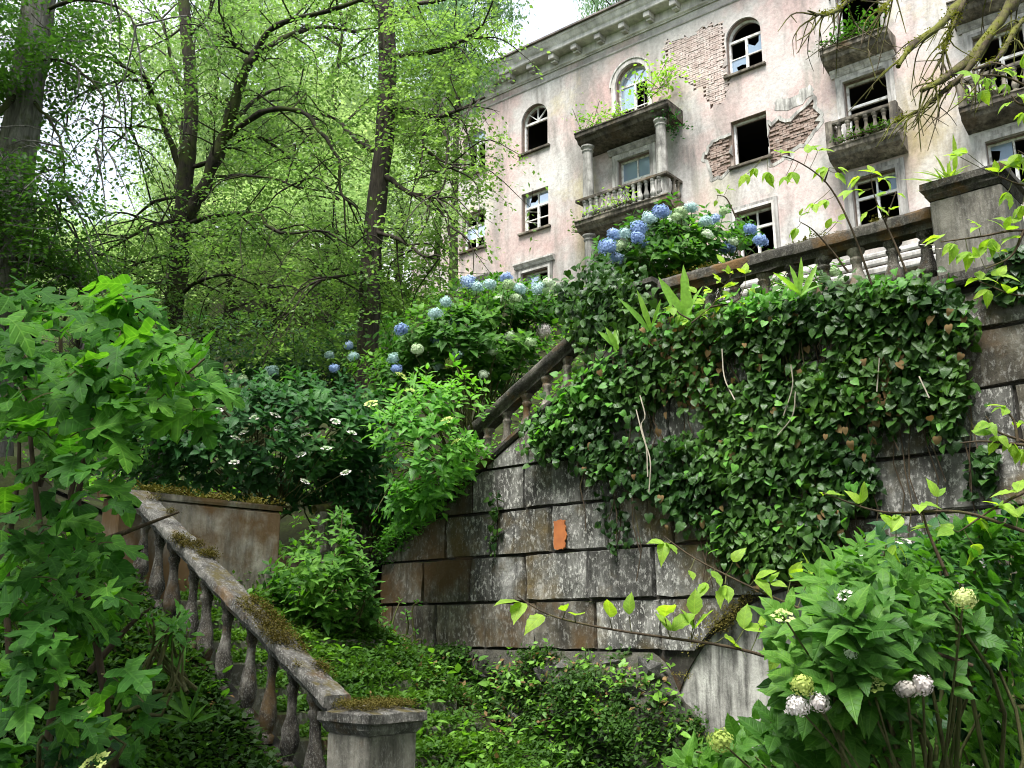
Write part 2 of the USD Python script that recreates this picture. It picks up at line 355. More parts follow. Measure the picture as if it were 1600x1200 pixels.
def leaf_look(name, colors, trans, tfac=0.4, rough=0.45, spec=0.4, patch=1.2, veins=0.0, pitch=8.0):
    """colours from dark to light; each leaf (object or island) takes its own tone; veins are drawn along the blade"""
    nodes = {'g': ('geometry', {}), 'oi': ('object_info', {}), 'add': ('math', {'math_type': 'add'}), 'fr': ('math', {'math_type': 'fraction'}),
        'n': ('noise_texture', {'scale': patch, 'detail': 3.0}), 'mx': ('math', {'math_type': 'multiply_add', 'value2': 0.65}),
        'nn': ('math', {'math_type': 'multiply_add', 'value2': 1.2, 'value3': -0.42}),
        'r': ('rgb_ramp', {'ramp': [(i / (len(colors) - 1), c) for i, c in enumerate(colors)]}),
        'tr': ('mix', {'mix_type': 'multiply', 'fac': 1.0, 'color2': trans}), 'p': ('principled_bsdf', {'roughness': rough, 'specular_ior_level': spec}),
        't': ('translucent_bsdf', {}), 'o': ('mix_closure', {'fac': tfac})}
    links = [('g.random_per_island', 'add.value1'), ('oi.random', 'add.value2'), ('add.value', 'fr.value1'), ('fr.value', 'mx.value1'), ('g.position', 'n.vector'), ('n.fac', 'nn.value1'), ('nn.value', 'mx.value3'),
         ('mx.value', 'r.fac'), ('tr.color', 't.color'), ('p.BSDF', 'o.closure1'), ('t.BSDF', 'o.closure2')]
    col = 'r.color'
    if veins:
        nodes.update({'at': ('attribute', {'attribute': 'st'}), 'sx': ('separate_xyz', {}), 'ax': ('math', {'math_type': 'absolute'}),
            'rm': ('rgb_ramp', {'ramp': [(0.0, (1,) * 3), (0.012, (1,) * 3), (0.03, (0,) * 3)]}),
            'sl': ('math', {'math_type': 'multiply_add', 'value2': -0.7}), 'k': ('math', {'math_type': 'multiply', 'value2': pitch}), 'f2': ('math', {'math_type': 'fraction'}),
            'ce': ('math', {'math_type': 'subtract', 'value2': 0.5}), 'ab': ('math', {'math_type': 'absolute'}), 'rs': ('rgb_ramp', {'ramp': [(0.36, (0,) * 3), (0.47, (0.75,) * 3), (0.5, (0.75,) * 3)]}),
            'mxv': ('math', {'math_type': 'maximum'}), 'vc': ('mix', {'mix_type': 'multiply', 'color2': (1.0 + 0.9 * veins, 1.0 + 0.55 * veins, 1.0 + 0.9 * veins)}),
            'bl': ('noise_texture', {'scale': 38.0, 'detail': 3.0}), 'blr': ('rgb_ramp', {'ramp': [(0.3, (0.78,) * 3), (0.7, (1.15,) * 3)]}), 'bm': ('mix', {'mix_type': 'multiply', 'fac': 1.0}),
            'bu': ('bump', {'strength': 0.5, 'distance': 0.004, 'invert': True})})
        links += [('at.vector', 'sx.vector'), ('sx.x', 'ax.value1'), ('ax.value', 'rm.fac'), ('ax.value', 'sl.value1'), ('sx.y', 'sl.value3'), ('sl.value', 'k.value1'), ('k.value', 'f2.value1'), ('f2.value', 'ce.value1'),
                  ('ce.value', 'ab.value1'), ('ab.value', 'rs.fac'), ('rm.color', 'mxv.value1'), ('rs.color', 'mxv.value2'), ('r.color', 'vc.color1'), ('mxv.value', 'vc.fac'), ('g.position', 'bl.vector'), ('bl.fac', 'blr.fac'),
                  ('vc.color', 'bm.color1'), ('blr.color', 'bm.color2'), ('mxv.value', 'bu.height'), ('bu.normal', 'p.normal')]
        col = 'bm.color'
    links += [(col, 'p.base_color'), (col, 'tr.color1')]
    return M(name, nodes, links, 'o.closure')


fig_leaf = leaf_look('fig_leaf', [(0.016, 0.06, 0.010), (0.04, 0.135, 0.018), (0.11, 0.28, 0.028)], (1.7, 1.9, 0.6), 0.42, 0.58, 0.16, 1.2, 0.7, 6.0)
ivy_leaf = leaf_look('ivy_leaf', [(0.006, 0.023, 0.004), (0.017, 0.056, 0.008), (0.062, 0.145, 0.018)], (1.8, 1.8, 0.6), 0.22, 0.4, 0.3, 2.0, 0.4, 5.0)
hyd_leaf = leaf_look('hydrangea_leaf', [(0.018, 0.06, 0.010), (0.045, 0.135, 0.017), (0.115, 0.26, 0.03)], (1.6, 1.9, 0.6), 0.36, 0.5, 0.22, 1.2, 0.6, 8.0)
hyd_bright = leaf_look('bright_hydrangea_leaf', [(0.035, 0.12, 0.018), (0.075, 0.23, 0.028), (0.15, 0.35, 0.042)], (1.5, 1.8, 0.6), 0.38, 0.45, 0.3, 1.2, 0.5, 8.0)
hyd_dark = leaf_look('dark_hydrangea_leaf', [(0.01, 0.042, 0.012), (0.02, 0.08, 0.018), (0.05, 0.15, 0.028)], (1.6, 1.8, 0.8), 0.3, 0.5, 0.25, 1.2, 0.5, 8.0)  # a darker green leaf tone
lime_leaf = leaf_look('young_leaf', [(0.14, 0.28, 0.03), (0.24, 0.40, 0.045), (0.32, 0.47, 0.06)], (1.6, 1.6, 0.5), 0.5, 0.5, 0.25, 1.2, 0.35, 7.0)
fern_leaf = leaf_look('fern_leaf', [(0.07, 0.19, 0.025), (0.12, 0.28, 0.035), (0.17, 0.33, 0.05)], (1.7, 1.7, 0.7), 0.42, 0.45, 0.3, 1.2, 0.5, 30.0)
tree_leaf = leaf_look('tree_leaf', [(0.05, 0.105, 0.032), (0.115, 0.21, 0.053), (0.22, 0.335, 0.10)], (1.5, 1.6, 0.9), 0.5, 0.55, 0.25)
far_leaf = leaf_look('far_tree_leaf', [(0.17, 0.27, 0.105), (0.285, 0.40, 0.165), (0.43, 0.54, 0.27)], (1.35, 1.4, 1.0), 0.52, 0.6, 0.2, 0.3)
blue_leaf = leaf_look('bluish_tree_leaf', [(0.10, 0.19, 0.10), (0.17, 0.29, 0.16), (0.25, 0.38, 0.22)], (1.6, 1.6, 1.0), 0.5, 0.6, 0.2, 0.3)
moss_leaf = leaf_look('ground_cover_leaf', [(0.016, 0.042, 0.008), (0.042, 0.105, 0.014), (0.10, 0.2, 0.026)], (1.6, 1.7, 0.7), 0.35, 0.6, 0.2, 1.5)
moss_cushion = leaf_look('moss_cushion', [(0.05, 0.04, 0.012), (0.09, 0.075, 0.018), (0.12, 0.12, 0.025)], (1.2, 1.2, 0.6), 0.2, 0.9, 0.1, 5.0)
dry_leaf = leaf_look('dry_leaf', [(0.10, 0.055, 0.025), (0.2, 0.13, 0.06), (0.3, 0.22, 0.1)], (1.2, 1.0, 0.6), 0.25, 0.8, 0.1)


def petal_look(name, colors, patch=8.0):
    return leaf_look(name, colors, (1.0, 1.0, 1.0), 0.3, 0.6, 0.2, patch)


blue_petal = petal_look('blue_petal', [(0.17, 0.25, 0.46), (0.28, 0.39, 0.62), (0.45, 0.55, 0.72)])
green_petal = petal_look('greenish_petal', [(0.30, 0.43, 0.20), (0.46, 0.57, 0.36), (0.60, 0.68, 0.54)])
aqua_petal = petal_look('aqua_petal', [(0.25, 0.40, 0.35), (0.38, 0.53, 0.52), (0.52, 0.64, 0.68)])
white_petal = petal_look('white_petal', [(0.55, 0.50, 0.45), (0.68, 0.62, 0.6), (0.76, 0.74, 0.72)])
lime_petal = petal_look('lime_petal', [(0.36, 0.46, 0.10), (0.48, 0.56, 0.16), (0.60, 0.64, 0.30)])

paint_mat = M('window_paint', {'g': ('geometry', {}), 'n': ('noise_texture', {'scale': 6.0, 'detail': 5.0}), 'r': ('rgb_ramp', {'ramp': [(0.35, (0.36, 0.34, 0.3)), (0.5, (0.68, 0.67, 0.64)), (0.7, (0.76, 0.76, 0.74))]}),
    'p': ('principled_bsdf', {'roughness': 0.6})}, [('g.position', 'n.vector'), ('n.fac', 'r.fac'), ('r.color', 'p.base_color')], 'p.BSDF')
glass_mat = M('sky_tinted_pane', {'f': ('fresnel', {'IOR': 1.5}), 't': ('transparent_bsdf', {'color': (0.75, 0.8, 0.82)}), 'gl': ('glossy_bsdf', {'color': (0.75, 0.86, 1.0), 'roughness': 0.08}),
    'd': ('diffuse_bsdf', {'color': (0.36, 0.46, 0.58)}), 'm': ('mix_closure', {}), 'm2': ('mix_closure', {'fac': 0.5})},  # blue diffuse share paints a sky reflection into the glass colour
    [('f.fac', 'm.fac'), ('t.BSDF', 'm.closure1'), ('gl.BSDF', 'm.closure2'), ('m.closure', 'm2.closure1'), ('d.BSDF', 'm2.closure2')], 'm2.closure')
room_mat = M('dark_room', {'p': ('principled_bsdf', {'base_color': (0.06, 0.055, 0.05), 'roughness': 0.95})}, [], 'p.BSDF')
orange_mat = M('orange_paint', {'g': ('geometry', {}), 'n': ('noise_texture', {'scale': 14.0, 'detail': 4.0}), 'r': ('rgb_ramp', {'ramp': [(0.3, (0.27, 0.08, 0.02)), (0.7, (0.36, 0.115, 0.028))]}),
    'p': ('principled_bsdf', {'roughness': 0.75})}, [('g.position', 'n.vector'), ('n.fac', 'r.fac'), ('r.color', 'p.base_color')], 'p.BSDF')
tin_mat = M('roof_tin', {'g': ('geometry', {}), 'n': ('noise_texture', {'scale': 2.0, 'detail': 5.0}), 'r': ('rgb_ramp', {'ramp': [(0.35, (0.06, 0.05, 0.045)), (0.65, (0.18, 0.15, 0.13))]}),
    'p': ('principled_bsdf', {'roughness': 0.7})}, [('g.position', 'n.vector'), ('n.fac', 'r.fac'), ('r.color', 'p.base_color')], 'p.BSDF')

# axes of the retaining wall and of the building behind it
AZ = math.atan2(1800, 1603)
WALL = Frame((0, 10.3, 0), np.array([math.sin(AZ), -math.cos(AZ), 0]), np.array([-math.cos(AZ), -math.sin(AZ), 0]))
AB = math.atan2(1950, 1603)
BLD = Frame((0, 41.0, 0), np.array([math.sin(AB), -math.cos(AB), 0]), np.array([-math.cos(AB), -math.sin(AB), 0]))


def facade_look():
    """pink limewash fading to pale plaster and grey dirt, with stains that run down beside the balconies"""
    nodes = {'g': ('geometry', {}),
        'n1': ('noise_texture', {'scale': 0.33, 'detail': 6.0, 'roughness': 0.6}),
        'base': ('rgb_ramp', {'ramp': [(0.35, (0.47, 0.335, 0.31)), (0.46, (0.49, 0.395, 0.365)), (0.54, (0.48, 0.445, 0.415)), (0.68, (0.54, 0.525, 0.495))]}),
        'm2': ('mapping', {'scale': (1.0, 1.0, 0.2)}), 'n2': ('noise_texture', {'scale': 0.9, 'detail': 8.0, 'roughness': 0.68, 'distortion': 0.5}),
        'r2': ('rgb_ramp', {'ramp': [(0.46, (0, 0, 0)), (0.62, (0.72,) * 3)]}), 'x2': ('mix', {'color2': (0.22, 0.205, 0.185)}),
        'n3': ('noise_texture', {'scale': 0.5, 'detail': 5.0, 'roughness': 0.7}), 'map3': ('mapping', {'location': (7, 3, 1)}),
        'r3': ('rgb_ramp', {'ramp': [(0.58, (0, 0, 0)), (0.72, (0.45,) * 3)]}), 'x3': ('mix', {'color2': (0.47, 0.40, 0.22)}),
        'n4': ('noise_texture', {'scale': 7.0, 'detail': 7.0, 'roughness': 0.75}), 'r4': ('rgb_ramp', {'ramp': [(0.3, (0.72,) * 3), (0.6, (1.05,) * 3)]}),
        'x4': ('mix', {'mix_type': 'multiply', 'fac': 1.0}),
        'b': ('bump', {'strength': 0.35, 'distance': 0.05}), 'p': ('principled_bsdf', {'roughness': 0.92, 'specular_ior_level': 0.15})}
    links = [('g.position', 'n1.vector'), ('n1.fac', 'base.fac'), ('g.position', 'm2.vector'), ('m2.vector', 'n2.vector'), ('n2.fac', 'r2.fac'),
             ('base.color', 'x2.color1'), ('r2.color', 'x2.fac'), ('g.position', 'map3.vector'), ('map3.vector', 'n3.vector'), ('n3.fac', 'r3.fac'), ('x2.color', 'x3.color1'), ('r3.color', 'x3.fac'),
             ('g.position', 'n4.vector'), ('n4.fac', 'r4.fac'), ('n4.fac', 'b.height'), ('b.normal', 'p.normal')]
    last = 'x3.color'
    # damp stains with a place of their own: (u, z, half width, half height, colour, strength)
    stains = [(9.1, 19.6, 0.9, 2.6, (0.12, 0.12, 0.11), 0.95), (9.9, 17.6, 1.2, 2.0, (0.36, 0.34, 0.24), 0.6), (4.0, 18.0, 0.8, 3.0, (0.42, 0.37, 0.20), 0.6), (3.9, 20.9, 1.3, 1.3, (0.22, 0.21, 0.19), 0.7),
              (17.6, 17.6, 1.2, 3.0, (0.28, 0.23, 0.12), 0.9), (18.6, 15.3, 0.7, 2.6, (0.15, 0.13, 0.09), 0.9), (14.2, 17.5, 0.7, 2.4, (0.3, 0.3, 0.27), 0.7), (14.0, 21.0, 0.6, 1.7, (0.3, 0.29, 0.25), 0.7), (8.0, 25.0, 5.0, 0.9, (0.34, 0.33, 0.3), 0.5)]
    for i, (u, z, a, h, c, k) in enumerate(stains):
        # into the wall's own axes: rotate so that x runs along the wall
        p = BLD(u, 0, z)
        R = np.array([BLD.E, BLD.N, Z])
        ang = math.atan2(BLD.E[1], BLD.E[0])
        sc = np.array([1 / a, 0.3, 1 / h])
        q = R @ p
        nodes['sa%d' % i] = ('mapping', {'rotation': (0, 0, -ang)})
        nodes['sb%d' % i] = ('mapping', {'scale': tuple(sc), 'location': tuple(-np.array([q[0], -q[1] if False else (np.array([-math.sin(ang), math.cos(ang), 0]) @ p), q[2]]) * sc)})
        nodes['sg%d' % i] = ('gradient_texture', {'gradient_type': 'spherical'})
        nodes['sm%d' % i] = ('math', {'math_type': 'multiply_add', 'value2': 1.6 * k})
        nodes['so%d' % i] = ('math', {'math_type': 'multiply', 'use_clamp': True})
        nodes['sn%d' % i] = ('math', {'math_type': 'multiply_add', 'value2': 2.4, 'value3': -0.6})
        nodes['sx%d' % i] = ('mix', {'color2': c})
        links += [('g.position', 'sa%d.vector' % i), ('sa%d.vector' % i, 'sb%d.vector' % i), ('sb%d.vector' % i, 'sg%d.vector' % i), ('sg%d.fac' % i, 'sm%d.value1' % i), ('n2.fac', 'sn%d.value1' % i),
                  ('sm%d.value' % i, 'so%d.value1' % i), ('sn%d.value' % i, 'so%d.value2' % i), ('so%d.value' % i, 'sx%d.fac' % i), (last, 'sx%d.color1' % i)]
        nodes['sm%d' % i][1]['value3'] = 0.0
        last = 'sx%d.color' % i
    links += [(last, 'x4.color1'), ('r4.color', 'x4.color2'), ('x4.color', 'p.base_color')]
    return M('facade_plaster', nodes, links, 'p.BSDF')


plaster_mat = facade_look()


# ------------------------------------------------------------------ leaves
def strip_leaf(mid, margin, fold=0.25, droop=0.25, curl=0.0, wave=0.0, seed=0):
    """leaf blade along +y, face +z: mid = y of the midrib stations, margin = (x, y) beside each; ends meet at the midrib"""
    mid, mg = np.array(mid, float), np.array(margin, float)
    n = len(mid)
    c = np.stack([np.zeros(n), mid, -droop * mid ** 2], 1)
    L = np.stack([-mg[:, 0], mg[:, 1], fold * mg[:, 0] - droop * mg[:, 1] ** 2 - curl * mg[:, 0] ** 2], 1)
    R = L * [-1, 1, 1]
    uv = np.vstack([np.stack([0 * mid, mid], 1), mg, mg])
    if wave:
        w_ = np.random.default_rng(seed)
        L[1:-1, 2] += w_.normal(size=n - 2) * wave
        R[1:-1, 2] += w_.normal(size=n - 2) * wave
        side = w_.normal() * 0.12
        for q in (c, L, R):
            q[:, 0] += side * q[:, 1] ** 2
    v = np.vstack([c, L, R])
    f = []
    for i in range(n - 1):
        f += [(i, i + 1, n + i + 1), (i, n + i + 1, n + i), (i, 2 * n + i + 1, i + 1), (i, 2 * n + i, 2 * n + i + 1)]
    f = np.array([t for t in f if np.linalg.norm(np.cross(v[t[1]] - v[t[0]], v[t[2]] - v[t[0]])) > 1e-7])
    nn = normals_of(v, f)
    nn[np.linalg.norm(nn, axis=1) < 0.5] = [0, 0, 1]
    return v, f, nn, uv


def ovate(w=0.3, n=6, fold=0.25, droop=0.25, peak=0.8, curl=0.0, wave=0.0, seed=0, tooth=0.0):
    t = np.linspace(0, 1, n)
    x = w * np.sin(np.pi * t ** peak) ** 1.05
    x[1:-1] += tooth * np.where(np.arange(1, n - 1) % 2, 1, -1)
    x[0] = x[-1] = 0
    return strip_leaf(t, np.stack([x, t], 1), fold, droop, curl, wave, seed)


def fig_blade(droop=0.3, fold=0.15, a=1.0, seed=0):
    mid = [0, 0.04, 0.12, 0.20, 0.27, 0.33, 0.40, 0.52, 0.60, 0.66, 0.74, 0.84, 0.93, 1.0]
    mg = [(0, 0), (0.14, -0.13), (0.33, -0.13), (0.48, 0.02), (0.44, 0.15), (0.25, 0.23), (0.15, 0.31), (0.36 * a, 0.50), (0.49 * a, 0.69), (0.36 * a, 0.73), (0.15, 0.62), (0.19, 0.80), (0.12, 0.93), (0, 1.0)]
    return strip_leaf(mid, mg, fold, droop, 0.0, 0.025, seed)


def ivy_blade(droop=0.2, fold=0.2, seed=0):
    mid = [0, 0.06, 0.2, 0.42, 0.66, 0.86, 1.0]
    mg = [(0, 0), (0.25, -0.13), (0.46, 0.02), (0.47, 0.30), (0.33, 0.60), (0.14, 0.84), (0, 1.0)]
    return strip_leaf(mid, mg, fold, droop, 0.0, 0.02, seed)


def diamond(w=0.3, fold=0.3):
    v = np.array([(0, 0, 0), (-w, 0.45, fold * w), (0, 1, 0), (w, 0.45, fold * w)], float)
    return v, np.array([(0, 2, 1), (0, 3, 2)]), unit(np.array([(0, 0, 1), (0.3, 0, 1), (0, 0, 1), (-0.3, 0, 1)], float))


def place(tmpl, pos, dirs, nrm, size):
    """copies of a leaf template: arrays (N, k, 3) of points and normals"""
    v, f, n = tmpl[:3]
    y = unit(dirs)
    x = unit(np.cross(y, nrm))
    z = np.cross(x, y)
    size = np.broadcast_to(np.asarray(size, float), (len(pos),))
    P = pos[:, None] + size[:, None, None] * (v[None, :, 0, None] * x[:, None] + v[None, :, 1, None] * y[:, None] + v[None, :, 2, None] * z[:, None])
    NN = n[None, :, 0, None] * x[:, None] + n[None, :, 1, None] * y[:, None] + n[None, :, 2, None] * z[:, None]
    return P, NN


def merged(tmpl, P, NN):
    k = P.shape[1]
    f = (tmpl[1][None] + (np.arange(len(P)) * k)[:, None, None]).reshape(-1, 3)
    return P.reshape(-1, 3), f, NN.reshape(-1, 3)


def leaves(parent, tmpls, pos, dirs, nrm, size, mat, rng, limit=300, name='leaf', rest='foliage'):
    """each of the largest leaves in view a Mesh of its own, the others one part"""
    pos = np.asarray(pos)
    if len(pos) == 0:
        return
    size = np.broadcast_to(np.asarray(size, float), (len(pos),))
    which = rng.integers(0, len(tmpls), len(pos))
    px, py, zz = proj(pos)
    inside = (px > 0) & (px < 1600) & (py > 0) & (py < 1200) & (zz > 0.3)
    facing = np.abs((unit(nrm) * unit(EYE - pos)).sum(1))
    score = np.where(inside, size / np.maximum(zz, 0.3) * (0.4 + facing), 0) * np.exp(-0.12 * (zz - zz.min()))
    order = np.argsort(-score, kind='stable')
    own = order[:limit][score[order[:limit]] > 0]
    isown = np.zeros(len(pos), bool)
    isown[own] = True
    stuff = []
    for k, t in enumerate(tmpls):
        idx = np.nonzero(which == k)[0]
        if not len(idx):
            continue
        P, NN = place(t, pos[idx], dirs[idx], nrm[idx], size[idx])
        for j, i in enumerate(idx):
            if isown[i]:
                put(name, P[j], t[1], mat, parent, smooth=NN[j], uv=t[3])
        keep = ~isown[idx]
        if keep.any():
            stuff.append((*merged(t, P[keep], NN[keep]), np.tile(t[3], (keep.sum(), 1))))
    if stuff:
        vs, fs, ns, us, n = [], [], [], [], 0
        for v, f, nn, uv in stuff:
            vs.append(v); fs.append(f + n); ns.append(nn); us.append(uv); n += len(v)
        put(rest, np.vstack(vs), np.vstack(fs), mat, parent, smooth=np.vstack(ns), kind='stuff', uv=np.vstack(us))


def in_poly(poly, rng, n):
    """n random points inside an outline"""
    P = Polygon(poly).buffer(0)
    x0, y0, x1, y1 = P.bounds
    import shapely
    out = np.zeros((0, 2))
    shapely.prepare(P)
    while len(out) < n:
        q = rng.random((n * 3, 2)) * [x1 - x0, y1 - y0] + [x0, y0]
        out = np.vstack([out, q[shapely.contains_xy(P, q[:, 0], q[:, 1])]])
    return out[:n]


def rosettes(centers, axes, rng, pairs=3, L=(0.09, 0.16), spread=0.95):
    """leaf pairs set crosswise about shoot tips; returns pos, dirs, normals, size"""
    pos, dr, nm, sz = [], [], [], []
    for c, a in zip(centers, unit(axes)):
        u = unit(np.cross(a, rng.normal(size=3)))
        w = np.cross(a, u)
        L0 = rng.uniform(*L)
        for k in range(pairs):
            ang = k * np.pi / 2 + rng.normal() * 0.25
            open_ = spread * (0.55 + 0.45 * k / max(pairs - 1, 1)) * rng.uniform(0.8, 1.15)
            for sgn in (1, -1):
                r = sgn * (math.cos(ang) * u + math.sin(ang) * w)
                d = unit(r * math.sin(open_ * 1.35) + a * math.cos(open_ * 1.35) + rng.normal(size=3) * 0.12)
                n = unit(a * math.sin(open_ * 1.35) - r * math.cos(open_ * 1.35) + rng.normal(size=3) * 0.12)
                pos.append(c - a * (k * L0 * 0.33) + r * 0.012)
                dr.append(d); nm.append(n)
                sz.append(L0 * (0.62 + 0.38 * k / max(pairs - 1, 1)) * rng.uniform(0.85, 1.15))
    return np.array(pos), np.array(dr), np.array(nm), np.array(sz)


def floret_ball(rng, r, n=54, size=0.032, flat=1.0):
    n = int(n * 1.5)
    """a mop head: four-petalled florets facing outwards all over a ball"""
    i = np.arange(n) + 0.5
    ph = np.arccos(1 - 1.72 * i / n)
    th = np.pi * (1 + 5 ** 0.5) * i
    d = np.stack([np.cos(th) * np.sin(ph), np.sin(th) * np.sin(ph), np.cos(ph)], 1) + rng.normal(size=(n, 3)) * 0.07
    d = unit(d)
    bulge = 1 + 0.9 * (meshkit.fbm(d * 1.6 + rng.random(3) * 40, 2, 7) - 0.5)
    t = ovate(0.42, 3, 0.1, 0.15)
    out = []
    for q in range(4):
        a = np.cross(d, unit(rng.normal(size=3)))
        a = unit(a)
        b = np.cross(d, a)
        ang = q * np.pi / 2 + 0.4
        dirs = a * math.cos(ang) + b * math.sin(ang) + d * 0.25
        P, NN = place(t, d * [r, r, r * flat] * (bulge * rng.uniform(0.82, 1.12, n))[:, None], dirs, d, size * rng.uniform(0.8, 1.15, n))
        out.append(merged(t, P, NN))
    core = trimesh.creation.icosphere(1, r * 0.72)
    v = np.vstack([o[0] for o in out] + [np.array(core.vertices) * [1, 1, flat]])
    n0 = len(out[0][0])
    f = np.vstack([o[1] + k * n0 for k, o in enumerate(out)] + [np.array(core.faces) + 4 * n0])
    return v, f


def lacecap(rng, r, n_ring=8):
    """flat corymb: a low cushion of buds and a few open florets round it"""
    out = []
    t = ovate(0.5, 3, 0.1, 0.1)
    m = 60
    a = rng.random(m) * 2 * np.pi
    q = np.sqrt(rng.random(m)) * r * 0.85
    pos = np.stack([q * np.cos(a), q * np.sin(a), 0.02 * (1 - (q / r) ** 2)], 1)
    up = unit(rng.normal(size=(m, 3)) * 0.5 + Z)
    P, NN = place(t, pos, unit(np.cross(up, rng.normal(size=(m, 3)))), up, r * 0.22)
    buds = merged(t, P, NN)[:2]
    pos, dr = [], []
    for k in range(n_ring):
        an = k * 2 * np.pi / n_ring + rng.normal() * 0.2
        c = np.array([math.cos(an), math.sin(an), -0.05]) * r
        for j in range(4):
            b = j * np.pi / 2 + an
            pos.append(c)
            dr.append((math.cos(b), math.sin(b), 0.15))
    P, NN = place(t, np.array(pos), np.array(dr), np.tile(Z, (len(pos), 1)) + rng.normal(size=(len(pos), 3)) * 0.15, r * 0.38)
    ring = merged(t, P, NN)[:2]
    return buds, ring


def tilt(v, axis):
    """turn +z of v towards axis"""
    a = unit(axis)
    x = unit(np.cross(a, [0.3, 0.9, 0.1]))
    y = np.cross(a, x)
    return v[:, :1] * x + v[:, 1:2] * y + v[:, 2:] * a


HEADS = {'blue': blue_petal, 'green': green_petal, 'aqua': aqua_petal, 'white': white_petal, 'lime': lime_petal}


def flower_heads(parent, heads, rng, base):
    """heads = (px, py, depth, radius, kind)"""
    for (px, py, Y, r, kind) in heads:
        p = at(px, py, Y)
        ax = unit(np.array([rng.normal() * 0.25, -0.45 + rng.normal() * 0.2, 0.9]))
        if kind.startswith('lace'):
            buds, ring = lacecap(rng, r)
            h = put('flower_head', tilt(buds[0], ax) + p, buds[1], lime_petal if 'lime' in kind else green_petal, parent)
            put('floret', tilt(ring[0], ax) + p, ring[1], white_petal if 'lime' not in kind else lime_petal, h)
        else:
            v, f = floret_ball(rng, r, 46, 0.33 * r, rng.uniform(0.75, 0.95))
            put('flower_head', tilt(v, ax) + p, f, HEADS[kind], parent)
        q = base + rng.normal(size=3) * 0.1
        st = curve([p, p + (q - p) * 0.4 - Z * 0.05, p + (q - p) * 0.75 - Z * 0.15], 6)
        put('flower_stalk', *tube(st, np.linspace(0.004, 0.007, 6), 4), stem_mat, parent)


def bush(name, label, cat, poly, Y0, Y1, n, mat, tm, L, root, seed, pairs=3, heads=(), lift=0.6, front=0.7, group=None, limit=300, tilt_out=0.5, gap=0.40):
    """shrub of shoots: the outline is measured in the photograph, Y0..Y1 its nearest and farthest depth"""
    rng = np.random.default_rng(seed)
    t = thing(name, label, cat, group=group)
    q = in_poly(poly, rng, n) + np.clip(rng.normal(size=(n, 2)) * 13, -30, 30)
    c0 = np.mean(poly, axis=0)
    ext = np.ptp(np.array(poly), axis=0) / 2
    rel = (q - c0) / ext
    rr = np.clip(np.hypot(rel[:, 0], rel[:, 1]), 0, 1)
    Y = Y0 + (Y1 - Y0) * (0.55 * rr ** 2 + 0.45 * rng.random(n) ** 1.3)
    C = at(q[:, 0], q[:, 1], Y)
    keep = meshkit.fbm(C * 2.4, 2, seed) + rng.normal(size=n) * 0.05 > gap
    q, rel, rr, Y, C = q[keep], rel[keep], rr[keep], Y[keep], C[keep]
    n = len(C)
    ax = np.stack([rel[:, 0] * tilt_out + rng.normal(size=n) * 0.25, -front * (1 - 0.5 * rr) + rng.normal(size=n) * 0.25, lift - rel[:, 1] * 0.35 + rng.normal(size=n) * 0.2], 1)
    pos, dr, nm, sz = rosettes(C, ax, rng, pairs, L)
    leaves(t, tm, pos, dr, nm, sz, mat, rng, limit)
    root = np.array(root, float)
    pick = rng.choice(n, min(n, 36), replace=False)
    st = []
    for i in pick:
        m = root + (C[i] - root) * 0.5 + rng.normal(size=3) * 0.12
        st.append(tube(curve([root + rng.normal(size=3) * [0.15, 0.15, 0.0], m, C[i]], 7), np.linspace(0.014, 0.005, 7), 4))
    put('stem', *join(st), stem_mat, t, smooth=True)
    flower_heads(t, heads, rng, root)
    return t


OV = [ovate(w, 9, fo, dr, pk, 0, 0.02, k, 0.012) for k, (w, fo, dr, pk) in enumerate([(0.23, 0.22, 0.25, 0.85), (0.26, 0.12, 0.45, 0.8), (0.22, 0.3, 0.12, 0.9), (0.25, 0.2, 0.6, 0.8)])]
OVB = [ovate(w, 10, fo, dr, pk, 0, 0.02, k + 10, 0.013) for k, (w, fo, dr, pk) in enumerate([(0.31, 0.18, 0.25, 0.75), (0.33, 0.1, 0.5, 0.7), (0.28, 0.28, 0.1, 0.8), (0.30, 0.2, 0.7, 0.75), (0.29, 0.05, 0.35, 0.75)])]
FIG = [fig_blade(0.25, 0.12, 1.0, 1), fig_blade(0.5, 0.05, 0.9, 2), fig_blade(0.15, 0.22, 1.08, 3), fig_blade(0.7, 0.1, 0.8, 4), fig_blade(0.35, -0.05, 1.0, 5)]
IVY = [ivy_blade(0.2, 0.12, 1), ivy_blade(0.45, 0.03, 2), ivy_blade(0.1, 0.25, 3), ivy_blade(0.6, 0.1, 4)]
SMALL = [ovate(0.3, 4, 0.25, 0.2), ovate(0.36, 4, 0.15, 0.3)]
DIA = diamond()

# ------------------------------------------------------------------ ground and hillside
rs = np.random.default_rng(7)


def hill_z(s, t):
    """height of the slope behind the wall; s along the wall, t behind its face"""
    s, t = np.asarray(s, float), np.asarray(t, float)
    terrace = np.clip(4.12 + 0.5 * np.minimum(s - 1.05, 0), 2.3, 4.12)
    k = np.clip((t - 2.0) / 4.0, 0, 1)
    left = np.clip((-s - 3.5) / 8, 0, 1)
    z = terrace + (4.3 - terrace) * k * 0.5 + (0.37 + 0.28 * left) * np.maximum(t - 2.2, 0) - (0.16 + 0.3 * left) * np.maximum(t - 26, 0) + 0.28 * np.maximum(-s - 5, 0)
    low = 2.3 + 0.33 * np.minimum(t, 0) + 0.28 * np.maximum(-s - 5, 0)
    z = np.minimum(z, 26)
    low = np.minimum(low, 26)
    z = np.where(t < 0, low, z)
    return z


